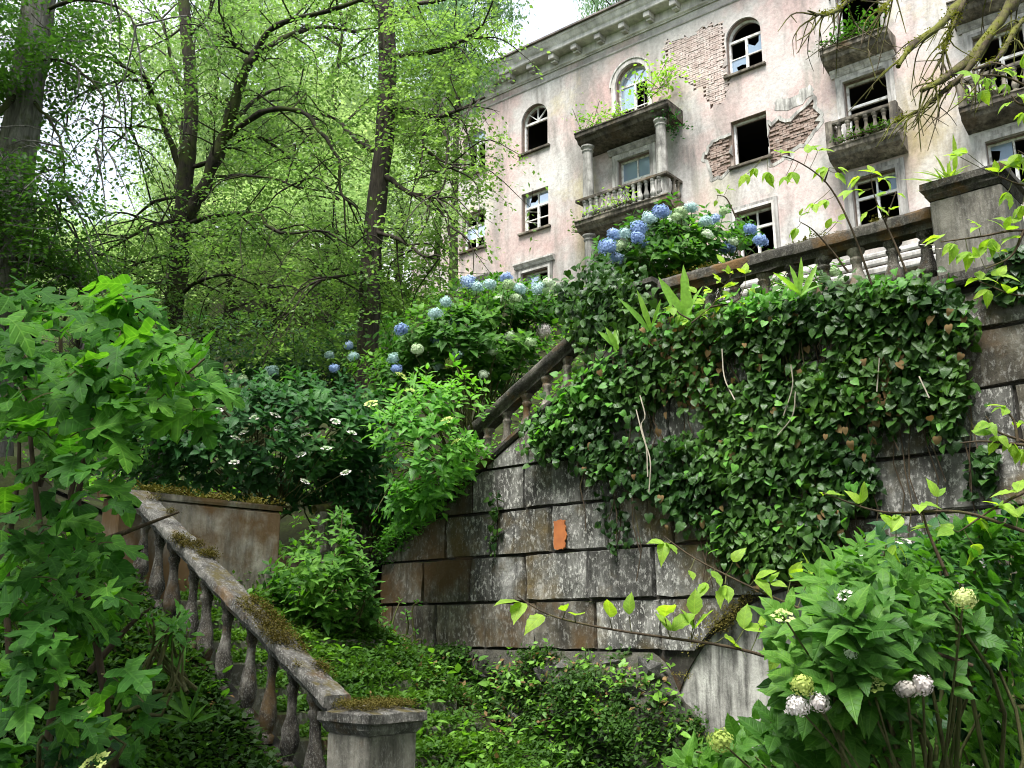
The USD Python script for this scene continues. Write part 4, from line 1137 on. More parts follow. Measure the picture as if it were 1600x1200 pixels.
STY = {(0, 4): dict(top='fan', bottom='m', panes=['fan'], trim=0), (1, 4): dict(top='fan', panes=[], bottom=''),
       (2, 4): dict(top='fan', bottom='mh', panes=['fan', (0, 'u')], trim=0.2, sill=False, ajar=[1]), (3, 4): dict(top='', bottom='mh', panes=[(1, 'u'), (0, 'l')]),
       (4, 4): dict(transom=False, sill=False, trim=0.16), (5, 4): dict(top='fan', bottom='m', sill=False, trim=0.16),
       (0, 3): dict(top='m', bottom='mh', panes=[(0, 'u'), (1, 'u')]), (1, 3): dict(top='m', bottom='mh', panes=[(0, 't'), (1, 't')], ajar=[0]),
       (2, 3): dict(top='m', bottom='m', panes=[(0, 't'), (1, 't')], trim=0.26, head=True, sill=False, ajar=[1]), (3, 3): dict(transom=False),
       (4, 3): dict(top='', bottom='', trim=0.26, head=True, sill=False), (5, 3): dict(top='m', bottom='m', trim=0.26, head=True, sill=False),
       (0, 2): dict(top='m', bottom='mh', trim=0.22, head=True, panes=[(0, 't')]), (1, 2): dict(top='m', bottom='m', trim=0.22, head=True, panes=[(0, 't'), (0, 'b')]),
       (2, 2): dict(top='m', bottom='m', trim=0.22), (3, 2): dict(top='m', bottom='m', trim=0.22), (4, 2): dict(top='m', bottom='m', trim=0.3, panes=[(1, 't')]), (5, 2): dict(top='m', bottom='m', trim=0.3, panes=[(0, 't')])}
for h in holes:
    window(h, STY.get((h[5], h[6]), dict(top='m', bottom='m', trim=0.2)))


def balcony(name, label, u0, u1, z, depth, rails, n, sides=True):
    t = thing(name, label, 'balcony')
    pr = [(0.0, z - 0.62), (depth * 0.45, z - 0.52), (depth * 0.8, z - 0.40), (depth * 0.86, z - 0.27), (depth - 0.05, z - 0.24), (depth, z - 0.2), (depth, z - 0.06), (depth + 0.04, z - 0.04), (depth + 0.04, z), (0.0, z)]
    put('slab', *BLD.sweep(pr, u0, u1, n=14, jitter=0.035, seed=int(u0 * 3 + z)), slab_mat, t)
    if rails:
        put('handrail', *BLD.sweep([(depth - 0.2, z + 0.80), (depth - 0.02, z + 0.80), (depth, z + 0.84), (depth, z + 0.92), (depth - 0.22, z + 0.92)], u0 + 0.04, u1 - 0.04, n=10, jitter=0.02), slab_mat, t)
        for k in range(n):
            uu = u0 + 0.3 + (u1 - u0 - 0.6) * (k + 0.5) / n
            v = BV * [1.35, 1.35, 1.6]
            put('baluster', v + BLD(uu, depth - 0.11, z), BF, column_mat if n > 7 else slab_mat, t, smooth=40)
        if sides:
            for ue in (u0 + 0.12, u1 - 0.12):
                put('corner_post', *BLD.box(ue - 0.12, ue + 0.12, depth - 0.23, depth + 0.01, z, z + 0.96, 0.015), slab_mat, t)
        for ue in (u0 + 0.12, u1 - 0.12):
            put('side_rail', *BLD.box(ue - 0.08, ue + 0.08, 0.01, depth - 0.235, z + 0.82, z + 0.92), slab_mat, t)
            for kk in range(2):
                v = BV * [1.35, 1.35, 1.62]
                put('baluster', v + BLD(ue, 0.25 + kk * 0.32, z), BF, slab_mat, t, smooth=40)
    return t


b1 = balcony('balcony', 'large balcony with pale balusters between two columns in the middle of the facade', 4.25, 8.6, 17.58, 1.2, True, 13, sides=False)
b2 = balcony('balcony', 'weed grown balcony slab without railing on top of the two columns', 4.3, 8.7, 21.46, 1.2, False, 0)
for (u, z0, z1) in ((4.72, 17.585, 20.86), (8.18, 17.585, 20.86), (4.72, 11.8, 16.98), (8.18, 11.8, 16.98)):
    H = z1 - z0
    v, f = lathe([(0.3, 0), (0.3, 0.12), (0.25, 0.15), (0.25, 0.2), (0.235, 0.25), (0.22, H * 0.6), (0.2, H - 0.28), (0.24, H - 0.24), (0.24, H - 0.2), (0.2, H - 0.18), (0.2, H - 0.12), (0.28, H - 0.06), (0.28, H)], 16)
    if z0 < 15:
        g = meshkit.fbm(v * 2.2 + 5, 3, 8)
        v = v * np.stack([1 - 0.5 * np.clip(g - 0.45, 0, 1), 1 - 0.5 * np.clip(g - 0.45, 0, 1), 1 + 0 * g], 1)
    where = 'left' if u < 6 else 'right'
    put('plaster_column', v + BLD(u, 0.86, z0), f, column_mat, smooth=35, cat='column',
        label=('smooth grey %s column between the two middle balconies' % where) if z0 > 15 else ('crumbling %s column under the large middle balcony' % where))
balcony('balcony', 'small mossy balcony slab without railing at the top right, below the overgrown opening', 14.62, 16.98, 21.32, 0.85, False, 0)
balcony('balcony', 'small balcony with dark bulbous balusters right of the bare brick patches', 14.6, 17.02, 17.58, 0.85, True, 6)
balcony('balcony', 'far right balcony half hidden behind dead mossy branches', 18.9, 21.3, 17.58, 0.85, True, 6)
balcony('balcony', 'topmost far right balcony slab behind the mossy branches', 18.9, 21.3, 21.32, 0.85, False, 0)

# ------------------------------------------------------------------ banks and beds beside the stairs
def bank_fn(s, o):
    p = WALL(s, o, 0 * s)
    z = np.maximum(rail_z(s), 0.6) - 0.70 - 0.30 * np.maximum(o - 3.7, 0) + 0.35 * (meshkit.fbm(p * 1.3, 4, 9) - 0.5)
    p[:, 2] = np.clip(z, -0.1, None)
    return p


sheet('bank', np.linspace(-3.4, 2.6, 50), np.linspace(OA + 0.09, 8.0, 40), bank_fn, soil_mat, kind='structure')


def bed_fn(s, o):
    p = WALL(s, o, 0 * s)
    p[:, 2] = np.clip(0.10 + 0.37 * (SA + 0.3 - s), 0, 1.32 + 0.6 * np.clip(-1.7 - s, 0, 1)) + 0.25 * (meshkit.fbm(p * 1.4, 4, 19) - 0.5)
    return p


sheet('planting_bed', np.linspace(-3.2, 2.2, 46), np.linspace(-0.02, 1.38, 14), bed_fn, soil_mat, kind='structure')


def cover(name, label, pts, nrm, size, mat, seed, per=5, spread=0.06, tm=DIA, parent=None, cat=None):
    """low growth: small leaves in tufts on a surface"""
    g = np.random.default_rng(seed)
    n = len(pts)
    pos = np.repeat(pts, per, 0) + g.normal(size=(n * per, 3)) * spread * [1, 1, 0.6] + np.repeat(nrm, per, 0) * (g.random((n * per, 1)) * spread * 1.5)
    up = unit(np.repeat(nrm, per, 0) * 0.6 + Z * 0.7 + g.normal(size=pos.shape) * 0.5)
    d = unit(np.cross(up, g.normal(size=pos.shape)) + np.repeat(nrm, per, 0) * 0.3)
    P, NN = place(tm, pos, d, up, size * g.uniform(0.5, 1.4, len(pos)))
    v, f, nn = merged(tm, P, NN)
    return put(name, v, f, mat, parent, smooth=nn, label=label, cat=cat, kind='stuff')


rp = np.random.default_rng(31)


def clumpy(fn, a0, a1, b0, b1, n, freq, cut, seed, mask=None):
    a, b = rp.uniform(a0, a1, n), rp.uniform(b0, b1, n)
    p = fn(a, b)
    k = meshkit.fbm(p * freq, 3, seed) + rp.normal(size=n) * 0.05 > cut
    if mask is not None:
        k &= mask(a, b, p)
    return p[k]


bp = clumpy(bank_fn, -1.6, 2.6, OA + 0.13, 6.2, 12000, 1.6, 0.36, 1)
cover('ground_cover', 'low leafy ground cover on the bank left of the stair balusters', bp, np.tile(Z, (len(bp), 1)), 0.06, moss_leaf, 1, 6, 0.05, cat='ground cover')
def foot_fn(s, z):
    k = ztop(s)
    zz = -0.1 + (k + 0.1) * (z + 0.1) / 1.5
    return WALL(s, G(s, zz + 1.41 - k) + 0.01, zz)


fp = clumpy(foot_fn, -2.0, 2.7, 0.0, 1.38, 15000, 3.0, 0.52, 2)
cover('ground_cover', 'moss and tiny ferns clinging to the rubble below the block wall', fp, np.tile(unit(WALL.N + Z * 0.6), (len(fp), 1)), 0.042, moss_leaf, 2, 6, 0.05, cat='ground cover')
bq = clumpy(bed_fn, -2.6, 2.1, 0.25, 1.36, 4200, 1.4, 0.40, 3)
cover('ground_cover', 'bright mossy growth on the bed between the stairs and the wall', bq, np.tile(Z, (len(bq), 1)), 0.045, moss_leaf, 3, 6, 0.045, cat='ground cover')


def step_fn(s, o):
    p = WALL(s, o, 0 * s)
    k = np.floor((SA + 0.12 - s) / 0.295)
    p[:, 2] = 0.20 + 0.165 * (np.clip(k, 0, 10) + 1) + 0.01
    return p


sp_ = clumpy(step_fn, -1.6, 1.72, 1.36, OA - 0.40, 9000, 1.5, 0.33, 4)
sp_ = sp_ - Z * (rp.random((len(sp_), 1)) ** 2 * 0.12)
cover('ground_cover', 'green moss and seedlings smothering the stone steps', sp_, np.tile(Z, (len(sp_), 1)), 0.045, moss_leaf, 4, 6, 0.04, cat='ground cover')
def over_fn(s, o):
    p = WALL(s, o, 0 * s)
    z = 0.24 + 0.56 * (SA + 0.12 - s) + 0.30 * (meshkit.fbm(p * 1.5, 4, 29) - 0.45) - 0.5 * np.clip(o - 2.35, 0, 1) + 0.12 * np.clip(1.7 - o, 0, 1)
    p[:, 2] = np.clip(z, -0.1, 2.1)
    return p


sheet('overgrowth', np.linspace(-1.9, 2.0, 44), np.linspace(1.15, 3.0, 22), over_fn, soil_mat, kind='structure')
op = clumpy(over_fn, -1.7, 1.9, 1.2, 2.75, 9000, 2.4, 0.45, 14)
cover('ground_cover', 'uneven mossy overgrowth burying the middle of the stairs', op, np.tile(Z, (len(op), 1)), 0.045, moss_leaf, 14, 6, 0.05, cat='ground cover')
gp = clumpy(ground_fn, -6, 4.5, 3.6, 9.4, 6000, 0.9, 0.42, 5)
cover('ground_cover', 'leafy weeds on the ground before the wall', gp, np.tile(Z, (len(gp), 1)), 0.07, moss_leaf, 5, 5, 0.07, cat='ground cover')
hp = clumpy(hill_fn, -14, 6, 0.5, 16, 9000, 0.5, 0.40, 6)
cover('ground_cover', 'undergrowth of the wooded hillside behind the terrace', hp, np.tile(Z, (len(hp), 1)), 0.12, hyd_leaf, 6, 5, 0.14, cat='ground cover')
fq = foot_fn(rp.uniform(-1.9, 1.8, 60), rp.uniform(0.1, 1.36, 60))
fq = np.repeat(fq, 14, 0) + rp.normal(size=(840, 3)) * 0.06
cover('ground_cover', 'lighter fern tufts and seedlings sprouting from the rubble', fq, np.tile(unit(WALL.N + Z * 0.5), (840, 1)), 0.06, fern_leaf, 15, 2, 0.05, cat='ground cover')
def mixed(fn, a0, a1, b0, b1, n, nrm, where, seed):
    q = clumpy(fn, a0, a1, b0, b1, n, 3.1, 0.56, seed)
    cover('ground_cover', 'broader lighter weeds scattered ' + where, q, np.tile(nrm, (len(q), 1)), 0.085, hyd_leaf, seed, 3, 0.06, tm=SMALL[0], cat='ground cover')
    q = clumpy(fn, a0, a1, b0, b1, n, 2.0, 0.52, seed + 1)
    cover('leaf_litter', 'dry brown leaf litter ' + where, q, np.tile(nrm, (len(q), 1)), 0.05, dry_leaf, seed + 1, 2, 0.04, cat='leaf litter')
    q = clumpy(fn, a0, a1, b0, b1, n // 2, 2.6, 0.55, seed + 2)
    cover('grass', 'thin grass blades ' + where, q, np.tile(nrm, (len(q), 1)), 0.16, moss_leaf, seed + 2, 5, 0.03, tm=diamond(0.035, 0.2), cat='grass')


mixed(over_fn, -1.7, 1.9, 1.2, 2.75, 1500, Z, 'over the buried stairs', 140)
mixed(foot_fn, -2.0, 2.6, 0.05, 1.36, 1500, unit(WALL.N + Z * 0.6), 'over the rubble footing', 150)
mixed(bank_fn, -1.6, 2.6, OA + 0.13, 6.2, 1600, Z, 'over the bank beside the balusters', 160)
na = rp.uniform(0.35, 2.9, 900)
nq = WALL(ARC[0] - np.cos(na) * (RAD + rp.normal(size=900) * 0.05), rp.uniform(-0.06, 0.03, 900), ARC[1] + np.sin(na) * (RAD + rp.normal(size=900) * 0.05))
nq = nq[meshkit.fbm(nq * 2.3, 3, 33) > 0.55]
cover('moss', None, nq, np.tile(WALL.N, (len(nq), 1)), 0.02, moss_cushion, 34, 12, 0.03, parent=wall)
# moss on the handrail, on the newel and on the stained wall
ms = rp.uniform(-1.1, SA - 0.1, 900)
mo = rp.uniform(-0.12, 0.12, 900)
mp = WALL(ms, OA + mo, rail_z(ms) + 0.004)
mk = meshkit.fbm(mp * 3.2, 3, 12) > 0.56
cover('moss', None, mp[mk], np.tile(Z, (mk.sum(), 1)), 0.013, moss_cushion, 7, 40, 0.02, parent=sb)
nm_ = WALL(PC[0] + rp.uniform(-0.2, 0.2, 160), PC[1] + rp.uniform(-0.2, 0.2, 160), 1.135 + 0 * rp.random(160))
cover('moss', None, nm_, np.tile(Z, (160, 1)), 0.013, moss_cushion, 8, 36, 0.02, parent=stage.GetPrimAtPath('/World/newel_post' if stage.GetPrimAtPath('/World/newel_post') else '/World/stone_pillar'))
wm = WALL(rp.uniform(-1.5, -1.17, 420), rp.uniform(2.0, OA + 0.2, 420), 2.77 + 0 * rp.random(420))
wm = wm[meshkit.fbm(wm * 3.1, 3, 8) > 0.5]
cover('moss', None, wm, np.tile(Z, (len(wm), 1)), 0.03, moss_cushion, 9, 8, 0.03, parent=sw)
# creepers and weeds that bury the sloping coping of the block wall
cs = rp.uniform(-2.0, 0.75, 1500)
cq = WALL(cs, rp.uniform(-0.25, 0.12, 1500), 2.50 + 0.55 * (cs + 2.0) - rp.random(1500) ** 2 * 0.22)
cq = cq[meshkit.fbm(cq * 1.9, 3, 21) + 0.10 * (cs < -0.6) - 0.2 * (cs > -0.2) > 0.50]
cover('creeping_weed', 'small creeping weeds along the sloping edge of the block wall', cq, np.tile(unit(Z + WALL.N * 0.6), (len(cq), 1)), 0.055, hyd_bright, 22, 5, 0.06, cat='weeds')
dm = WALL(rp.uniform(1.75, 4.4, 260), OB + rp.uniform(-0.1, 0.12, 260), 4.955 + 0 * rp.random(260))
dm = dm[meshkit.fbm(dm * 2.5, 2, 3) > 0.5]
cover('moss', None, dm, np.tile(Z, (len(dm), 1)), 0.025, moss_cushion, 10, 9, 0.02, parent=bal)


# ------------------------------------------------------------------ trees
def spray_leaves(g, starts, dirs, length, per, size, droop=0.35):
    """leafy twigs: alternate leaves along a drooping twig"""
    n = len(starts)
    dirs = unit(dirs)
    L = length * g.uniform(0.6, 1.3, n)
    side = unit(np.cross(dirs, Z))
    tt = np.tile(np.linspace(0.12, 1.0, per), n)
    i = np.repeat(np.arange(n), per)
    sg = np.tile(np.where(np.arange(per) % 2, 1, -1), n)
    pos = starts[i] + dirs[i] * (L[i] * tt)[:, None] - Z * (droop * L[i] * tt ** 2)[:, None]
    d = unit(dirs[i] * 0.6 + side[i] * sg[:, None] * 0.9 - Z * 0.25 + g.normal(size=pos.shape) * 0.3)
    pos = pos + d * 0.02
    nrm = unit(Z * 0.8 + g.normal(size=pos.shape) * 0.45)
    return pos, d, nrm, size * g.uniform(0.6, 1.25, len(pos))


def leaf_mesh(g, P):
    A, NN = place(DIA, *P)
    return merged(DIA, A, NN)


def limb_path(px, Y, n=None):
    q = np.array(px, float)
    Y = np.broadcast_to(np.asarray(Y, float), (len(q),))
    p = at(q[:, 0], q[:, 1], Y)
    return curve(p, n or max(8, 4 * len(q)))


def drawn_tree(name, label, trunk, limbs, mat, regions, seed, leafmat, twig_from=8, droop=0.4, size=0.06, down=0, limb_mat=None):
    """tree whose trunk and main limbs follow the photograph; twigs and leaves grow from them and fill its crown"""
    g = np.random.default_rng(seed)
    t = thing(name, label, 'tree')
    path, r0, r1, Y = trunk
    p = limb_path(path, Y, 40)
    foot_pt = np.array([p[0][0], p[0][1], down])
    p = np.vstack([curve([foot_pt, (foot_pt + p[0]) / 2 + g.normal(size=3) * 0.03, p[0]], 8)[:-1], p])
    put('trunk', *tube(p, np.concatenate([np.linspace(r0 * 1.35, r0, 7), np.linspace(r0, r1, len(p) - 7)]), 14, 0.22, seed), mat, t, smooth=True)
    paths = []
    for k, (px, Yl, a, b) in enumerate(limbs):
        q = limb_path(px, Yl)
        q = q + (meshkit.noise(q * 5, seed)[:, None] - 0.5) * 0.06
        put('limb', *tube(q, np.linspace(a, b, len(q)) * (1 + 0.12 * np.sin(np.arange(len(q)) * 1.7 + k)), 8, 0.4, k), limb_mat or mat, t, smooth=True)
        paths.append((q, b))
    # side twigs off the limbs
    tw, st, dr = [], [], []
    for q, b in paths:
        for k in range(twig_from):
            i = g.integers(len(q) // 4, len(q))
            tan = unit(q[min(i + 1, len(q) - 1)] - q[max(i - 1, 0)])
            d = unit(tan * 0.5 + g.normal(size=3) * [0.8, 0.6, 0.55])
            L = g.uniform(0.5, 1.3)
            e = q[i] + d * L - Z * droop * L * 0.7
            m = q[i] + d * L * 0.55 + Z * 0.06 + g.normal(size=3) * 0.08
            c = curve([q[i], m, e], 8)
            tw.append(tube(c, np.linspace(0.016, 0.004, 8), 4))
            for j in (3, 5, 7):
                st.append(c[j]); dr.append(unit(c[j] - c[j - 1]) + g.normal(size=3) * 0.5)
                if g.random() < 0.5:
                    s2 = c[j]
                    e2 = s2 + unit(g.normal(size=3) * [1, 1, 0.4] - Z * 0.2) * g.uniform(0.2, 0.5)
                    tw.append(tube(curve([s2, (s2 + e2) / 2 + g.normal(size=3) * 0.03, e2], 5), np.linspace(0.006, 0.003, 5), 3))
    st, dr = np.array(st), np.array(dr)
    L = [spray_leaves(g, st, dr, 0.4, 9, size, droop)]
    for poly, Ya, Yb, n, per, ln in regions:
        q = in_poly(poly, g, n * 3)
        P = at(q[:, 0], q[:, 1], g.uniform(Ya, Yb, n * 3))
        keep = meshkit.fbm(P * 0.9, 3, seed + 5) + g.normal(size=len(P)) * 0.03 > 0.49
        P = P[keep][:n]
        d = g.normal(size=P.shape) * [1, 1, 0.35] - Z * 0.15
        L.append(spray_leaves(g, P, d, ln, per, size, droop))
        e = P + unit(d) * ln - Z * droop * ln * 0.8
        for a, b in zip(P[::5], e[::5]):
            tw.append(tube(curve([a - (b - a) * 0.5 + Z * 0.04, a, b], 5), np.linspace(0.007, 0.002, 5), 3))
    put('twigs', *join(tw), mat, t, kind='stuff')
    v, f, nn = leaf_mesh(g, tuple(np.concatenate(x) for x in zip(*L)))
    put('crown', v, f, leafmat, t, smooth=nn, kind='stuff')
    return t


D2 = 14.0
drawn_tree('forked_tree', 'mossy dark tree with forked trunk and arching limbs, in the middle of the wood', ([(262, 600), (266, 520), (277, 440), (285, 340), (290, 270), (299, 180), (296, 100), (287, 0), (280, -160)], 0.165, 0.075, D2), [
    ([(285, 345), (318, 295), (345, 225), (368, 150), (386, 104), (396, 84)], [D2, 13.9, 13.8, 13.7, 13.6, 13.6], 0.1080, 0.0756),
    ([(395, 88), (416, 54), (452, 32), (516, 16), (590, -10)], [13.6, 13.5, 13.3, 13.0, 12.8], 0.0576, 0.0252),
    ([(394, 92), (424, 70), (460, 52), (505, 42), (560, 50)], [13.6, 13.7, 14.0, 14.3, 14.6], 0.0540, 0.0216),
    ([(394, 88), (368, 72), (356, 52), (340, 20)], [13.6, 13.4, 13.2, 13.0], 0.0288, 0.0144),
    ([(283, 262), (256, 192), (240, 148), (228, 124), (208, 112), (160, 88), (110, 80)], [14, 13.8, 13.6, 13.4, 13.3, 13.1, 13.0], 0.0504, 0.0144),
    ([(228, 126), (190, 126), (160, 134), (124, 150), (90, 190)], [13.4, 13.2, 13.0, 12.8, 12.6], 0.0252, 0.0086),
    ([(352, 216), (400, 180), (440, 170), (472, 176), (500, 204), (528, 248), (532, 300), (556, 322)], [13.8, 13.5, 13.3, 13.1, 13.0, 12.9, 12.9, 12.9], 0.0504, 0.0130),
    ([(368, 186), (400, 156), (432, 140), (460, 150), (484, 186)], [13.7, 14.0, 14.3, 14.5, 14.6], 0.0324, 0.0108),
    ([(356, 226), (400, 214), (440, 236), (480, 272), (532, 312)], [13.8, 14.2, 14.5, 14.7, 14.9], 0.0360, 0.0101),
    ([(338, 276), (384, 274), (432, 280), (470, 296)], [13.8, 13.4, 13.1, 13.0], 0.0288, 0.0086),
    ([(300, 262), (330, 250), (356, 222)], [14, 13.9, 13.8], 0.0360, 0.0288),
    ([(292, 352), (330, 338), (400, 334), (420, 356), (460, 364), (504, 362), (562, 394)], [14, 13.6, 13.2, 13.0, 12.9, 12.8, 12.8], 0.0396, 0.0101),
    ([(284, 344), (240, 352), (200, 372), (150, 402)], [14, 13.6, 13.3, 13.1], 0.0360, 0.0101),
    ([(286, 306), (240, 316), (214, 338), (200, 366)], [14, 14.2, 14.4, 14.5], 0.0324, 0.0086),
    ([(274, 398), (224, 408), (188, 424), (140, 430)], [14, 13.8, 13.6, 13.5], 0.0360, 0.0101),
    ([(256, 204), (208, 198), (186, 226)], [13.8, 13.5, 13.4], 0.0252, 0.0086),
    ([(298, 150), (270, 110), (262, 60), (240, 10)], [14, 14.1, 14.2, 14.3], 0.0324, 0.0108),
    ([(290, 60), (320, 30), (345, -30)], [14, 13.8, 13.7], 0.0288, 0.0144),
    ([(270, 470), (310, 440), (360, 430), (420, 450)], [14, 13.6, 13.3, 13.2], 0.0360, 0.0086),
], bark_moss, [
    ([(190, 60), (420, -40), (640, -40), (620, 120), (560, 330), (420, 380), (330, 340), (330, 200), (240, 200)], 12.6, 15.0, 800, 10, 0.40),
    ([(150, 380), (300, 330), (580, 340), (620, 470), (560, 560), (260, 560), (150, 470)], 12.4, 14.6, 900, 10, 0.36),
    ([(140, 90), (250, 60), (240, 330), (190, 380), (170, 250)], 12.6, 14.0, 110, 8, 0.34)], 1, tree_leaf, 9, size=0.07, down=2.6)

D3 = 13.6
drawn_tree('tall_tree', 'tall straight dark trunk standing before the left corner of the building', ([(570, 660), (572, 600), (577, 500), (580, 400), (591, 300), (602, 200), (605, 80), (600, -60), (596, -260)], 0.172, 0.118, D3), [
    ([(606, 90), (640, 84), (684, 80), (728, 60), (757, 38)], [13.6, 13.3, 13.0, 12.8, 12.6], 0.05, 0.012),
    ([(604, 165), (640, 174), (680, 182), (716, 172), (757, 152)], [13.6, 13.3, 13.0, 12.7, 12.5], 0.055, 0.014),
    ([(686, 184), (700, 224), (694, 280), (684, 310)], [13.0, 12.8, 12.7, 12.6], 0.028, 0.008),
    ([(664, 180), (664, 228), (692, 250), (726, 266)], [13.1, 13.0, 12.8, 12.6], 0.028, 0.008),
    ([(596, 240), (560, 222), (530, 190), (500, 176)], [13.6, 13.9, 14.2, 14.4], 0.05, 0.015),
    ([(594, 270), (640, 300), (672, 310), (700, 350)], [13.6, 13.2, 13.0, 12.8], 0.045, 0.012),
    ([(584, 360), (620, 372), (660, 400), (686, 404)], [13.6, 13.3, 13.1, 12.9], 0.035, 0.01),
    ([(604, 40), (640, 10), (690, 0), (740, -20)], [13.6, 13.3, 13.0, 12.8], 0.05, 0.014),
    ([(602, 20), (560, -10), (510, -30)], [13.6, 13.9, 14.2], 0.05, 0.02),
    ([(580, 420), (540, 430), (500, 440), (470, 470)], [13.6, 13.3, 13.1, 13.0], 0.03, 0.01),
], bark_dark, [
    ([(610, -40), (760, -40), (790, 40), (770, 110), (700, 150), (640, 130), (615, 60)], 12.6, 14.2, 360, 10, 0.38),
    ([(610, 130), (700, 160), (790, 200), (805, 250), (770, 300), (765, 330), (730, 325), (690, 290), (640, 300), (610, 260)], 12.6, 14.2, 400, 10, 0.36),
    ([(605, 300), (690, 300), (715, 330), (690, 420), (655, 470), (600, 520), (590, 400)], 13.7, 15.2, 340, 10, 0.34),
    ([(440, 420), (570, 400), (600, 470), (580, 560), (460, 560)], 13.8, 15.8, 200, 10, 0.34)], 2, tree_leaf, 7, size=0.072, down=2.6)

D1 = 12.0
drawn_tree('thick_grey_tree', 'thick pale grey trunk at the left edge, veiled by dark leaves', ([(0, 520), (8, 420), (20, 300), (36, 180), (54, 60), (66, -60), (74, -200)], 0.27, 0.20, D1), [
    ([(40, 150), (80, 190), (100, 260), (90, 340)], [12, 11.6, 11.3, 11.2], 0.026, 0.006),
    ([(50, 90), (110, 100), (160, 150), (150, 230)], [12, 11.7, 11.5, 11.4], 0.026, 0.006),
    ([(24, 280), (60, 320), (110, 350), (130, 420)], [12, 11.6, 11.3, 11.2], 0.026, 0.006),
    ([(60, 20), (120, 0), (180, 10), (215, 40)], [12, 11.6, 11.3, 11.2], 0.03, 0.008),
    ([(14, 400), (60, 410), (120, 440), (150, 500)], [12, 11.7, 11.6, 11.5], 0.045, 0.012),
    ([(40, 140), (0, 170), (-40, 220)], [12, 11.6, 11.3], 0.05, 0.02),
], bark_grey, [
    ([(-30, -40), (200, -40), (180, 40), (120, 70), (60, 120), (-30, 160)], 10.8, 13.0, 620, 10, 0.36),
    ([(-30, 100), (60, 130), (110, 190), (90, 330), (60, 460), (-30, 470)], 10.8, 12.6, 620, 10, 0.36),
    ([(60, 60), (180, 60), (150, 200), (140, 340), (90, 330)], 11.0, 12.6, 200, 9, 0.34),
    ([(40, 360), (150, 380), (170, 480), (40, 480)], 11.0, 12.6, 300, 9, 0.34)], 3, leaf_look('dark_tree_leaf', [(0.035, 0.09, 0.02), (0.06, 0.15, 0.026), (0.11, 0.22, 0.035)], (1.8, 1.9, 0.8), 0.42, 0.5, 0.3), 8, size=0.072, down=1.4, limb_mat=bark_moss)


def wood_tree(name, seed, leafmat, nclump, per, leaf, R=(3.0, 3.0, 4.2), H=9.0):
    """a tree of the wood behind: tapering trunk, limbs and a clumped, gappy crown"""
    g = np.random.default_rng(seed)
    t = thing(name, 'x', 'tree')
    tr = curve([(0, 0, -1.0), (0.1, 0.05, H * 0.35), (-0.1, 0.1, H * 0.7), (0.1, 0, H * 1.15)], 16)
    put('trunk', *tube(tr, np.linspace(0.26, 0.05, 16), 8, 0.2, seed), bark_moss, t, smooth=True)
    limbs, C = [], []
    for k in range(nclump):
        d = unit(g.normal(size=3))
        c = np.array([0, 0, H]) + d * np.array(R) * g.uniform(0.35, 1.0) ** 0.6 + g.normal(size=3) * 0.3
        C.append(c)
        if k % 3 == 0:
            b = tr[np.argmin(np.abs(tr[:, 2] - (c[2] - np.hypot(*c[:2]) * 0.6)))]
            limbs.append(tube(curve([b, (b + c) / 2 + Z * 0.3 + g.normal(size=3) * 0.2, c], 7), np.linspace(0.06, 0.012, 7), 5))
    put('limbs', *join(limbs), bark_moss, t, kind='stuff')
    C = np.array(C)
    i = np.repeat(np.arange(len(C)), per)
    pos = C[i] + g.normal(size=(len(i), 3)) * [0.44, 0.44, 0.26]
    pos[:, 2] -= 0.12 * np.hypot(pos[:, 0] - C[i][:, 0], pos[:, 1] - C[i][:, 1]) ** 2
    nrm = unit(Z * 0.7 + g.normal(size=pos.shape) * 0.55)
    d = unit(np.cross(nrm, g.normal(size=pos.shape)) - Z * 0.2)
    v, f, nn = leaf_mesh(g, (pos, d, nrm, leaf * g.uniform(0.6, 1.3, len(pos))))
    put('crown', v, f, leafmat, t, smooth=nn, kind='stuff')
    return t


PROTO = {}
WOOD = [  # crown centre in the photo, depth, crown size, kind, label
    (345, 60, 27, 0.95, 'a', 'light green tree behind the upper fork of the mossy tree'),
    (285, 190, 24, 0.36, 'b', 'slender light tree behind the left limb of the mossy tree'),
    (440, 230, 30, 1.0, 'a', 'light green tree behind the right arching limbs of the mossy tree'),
    (530, 90, 33, 1.05, 'b', 'tall light tree between the mossy fork and the tall straight trunk, near the top'),
    (625, 330, 31, 0.62, 'b', 'bright tree behind the tall straight trunk, against the building edge'),
    (510, 400, 25, 0.75, 'a', 'bright low tree left of the tall straight trunk, at mid height'),
    (365, 430, 26, 0.8, 'b', 'bright low tree right of the mossy trunk base'),
    (215, 440, 25, 0.7, 'a', 'low green tree left of the mossy trunk base'),
    (120, 470, 29, 0.75, 'b', 'low green tree above the pale tops of the fig leaves'),
    (625, 480, 26, 0.5, 'a', 'small bright tree behind the blue hydrangeas left of the facade'),
    (30, 430, 24, 0.6, 'a', 'low green tree behind the foot of the thick grey trunk'),
    (460, 60, 44, 1.3, 'b', 'far pale tree filling the sky above the wood'),
    (575, 200, 46, 1.0, 'a', 'far pale tree behind the tall straight trunk'),
    (360, 380, 42, 1.1, 'b', 'far pale tree low behind the mossy fork'),
    (500, 330, 48, 1.4, 'a', 'far pale tree low between the two dark trunks'),
    (715, -10, 31, 0.62, 'c', 'bluish green tree top overlapping the left end of the cornice'),
    (690, 30, 34, 0.5, 'c', 'bluish green tree top left of the cornice end'),
    (300, 540, 30, 0.9, 'a', 'low tree behind the understorey, left of the mossy trunk'),
    (470, 530, 30, 0.9, 'b', 'low tree behind the understorey, right of the mossy trunk'),
    (975, -25, 70, 1.1, 'c', 'bluish tree top rising behind the roof'),
]
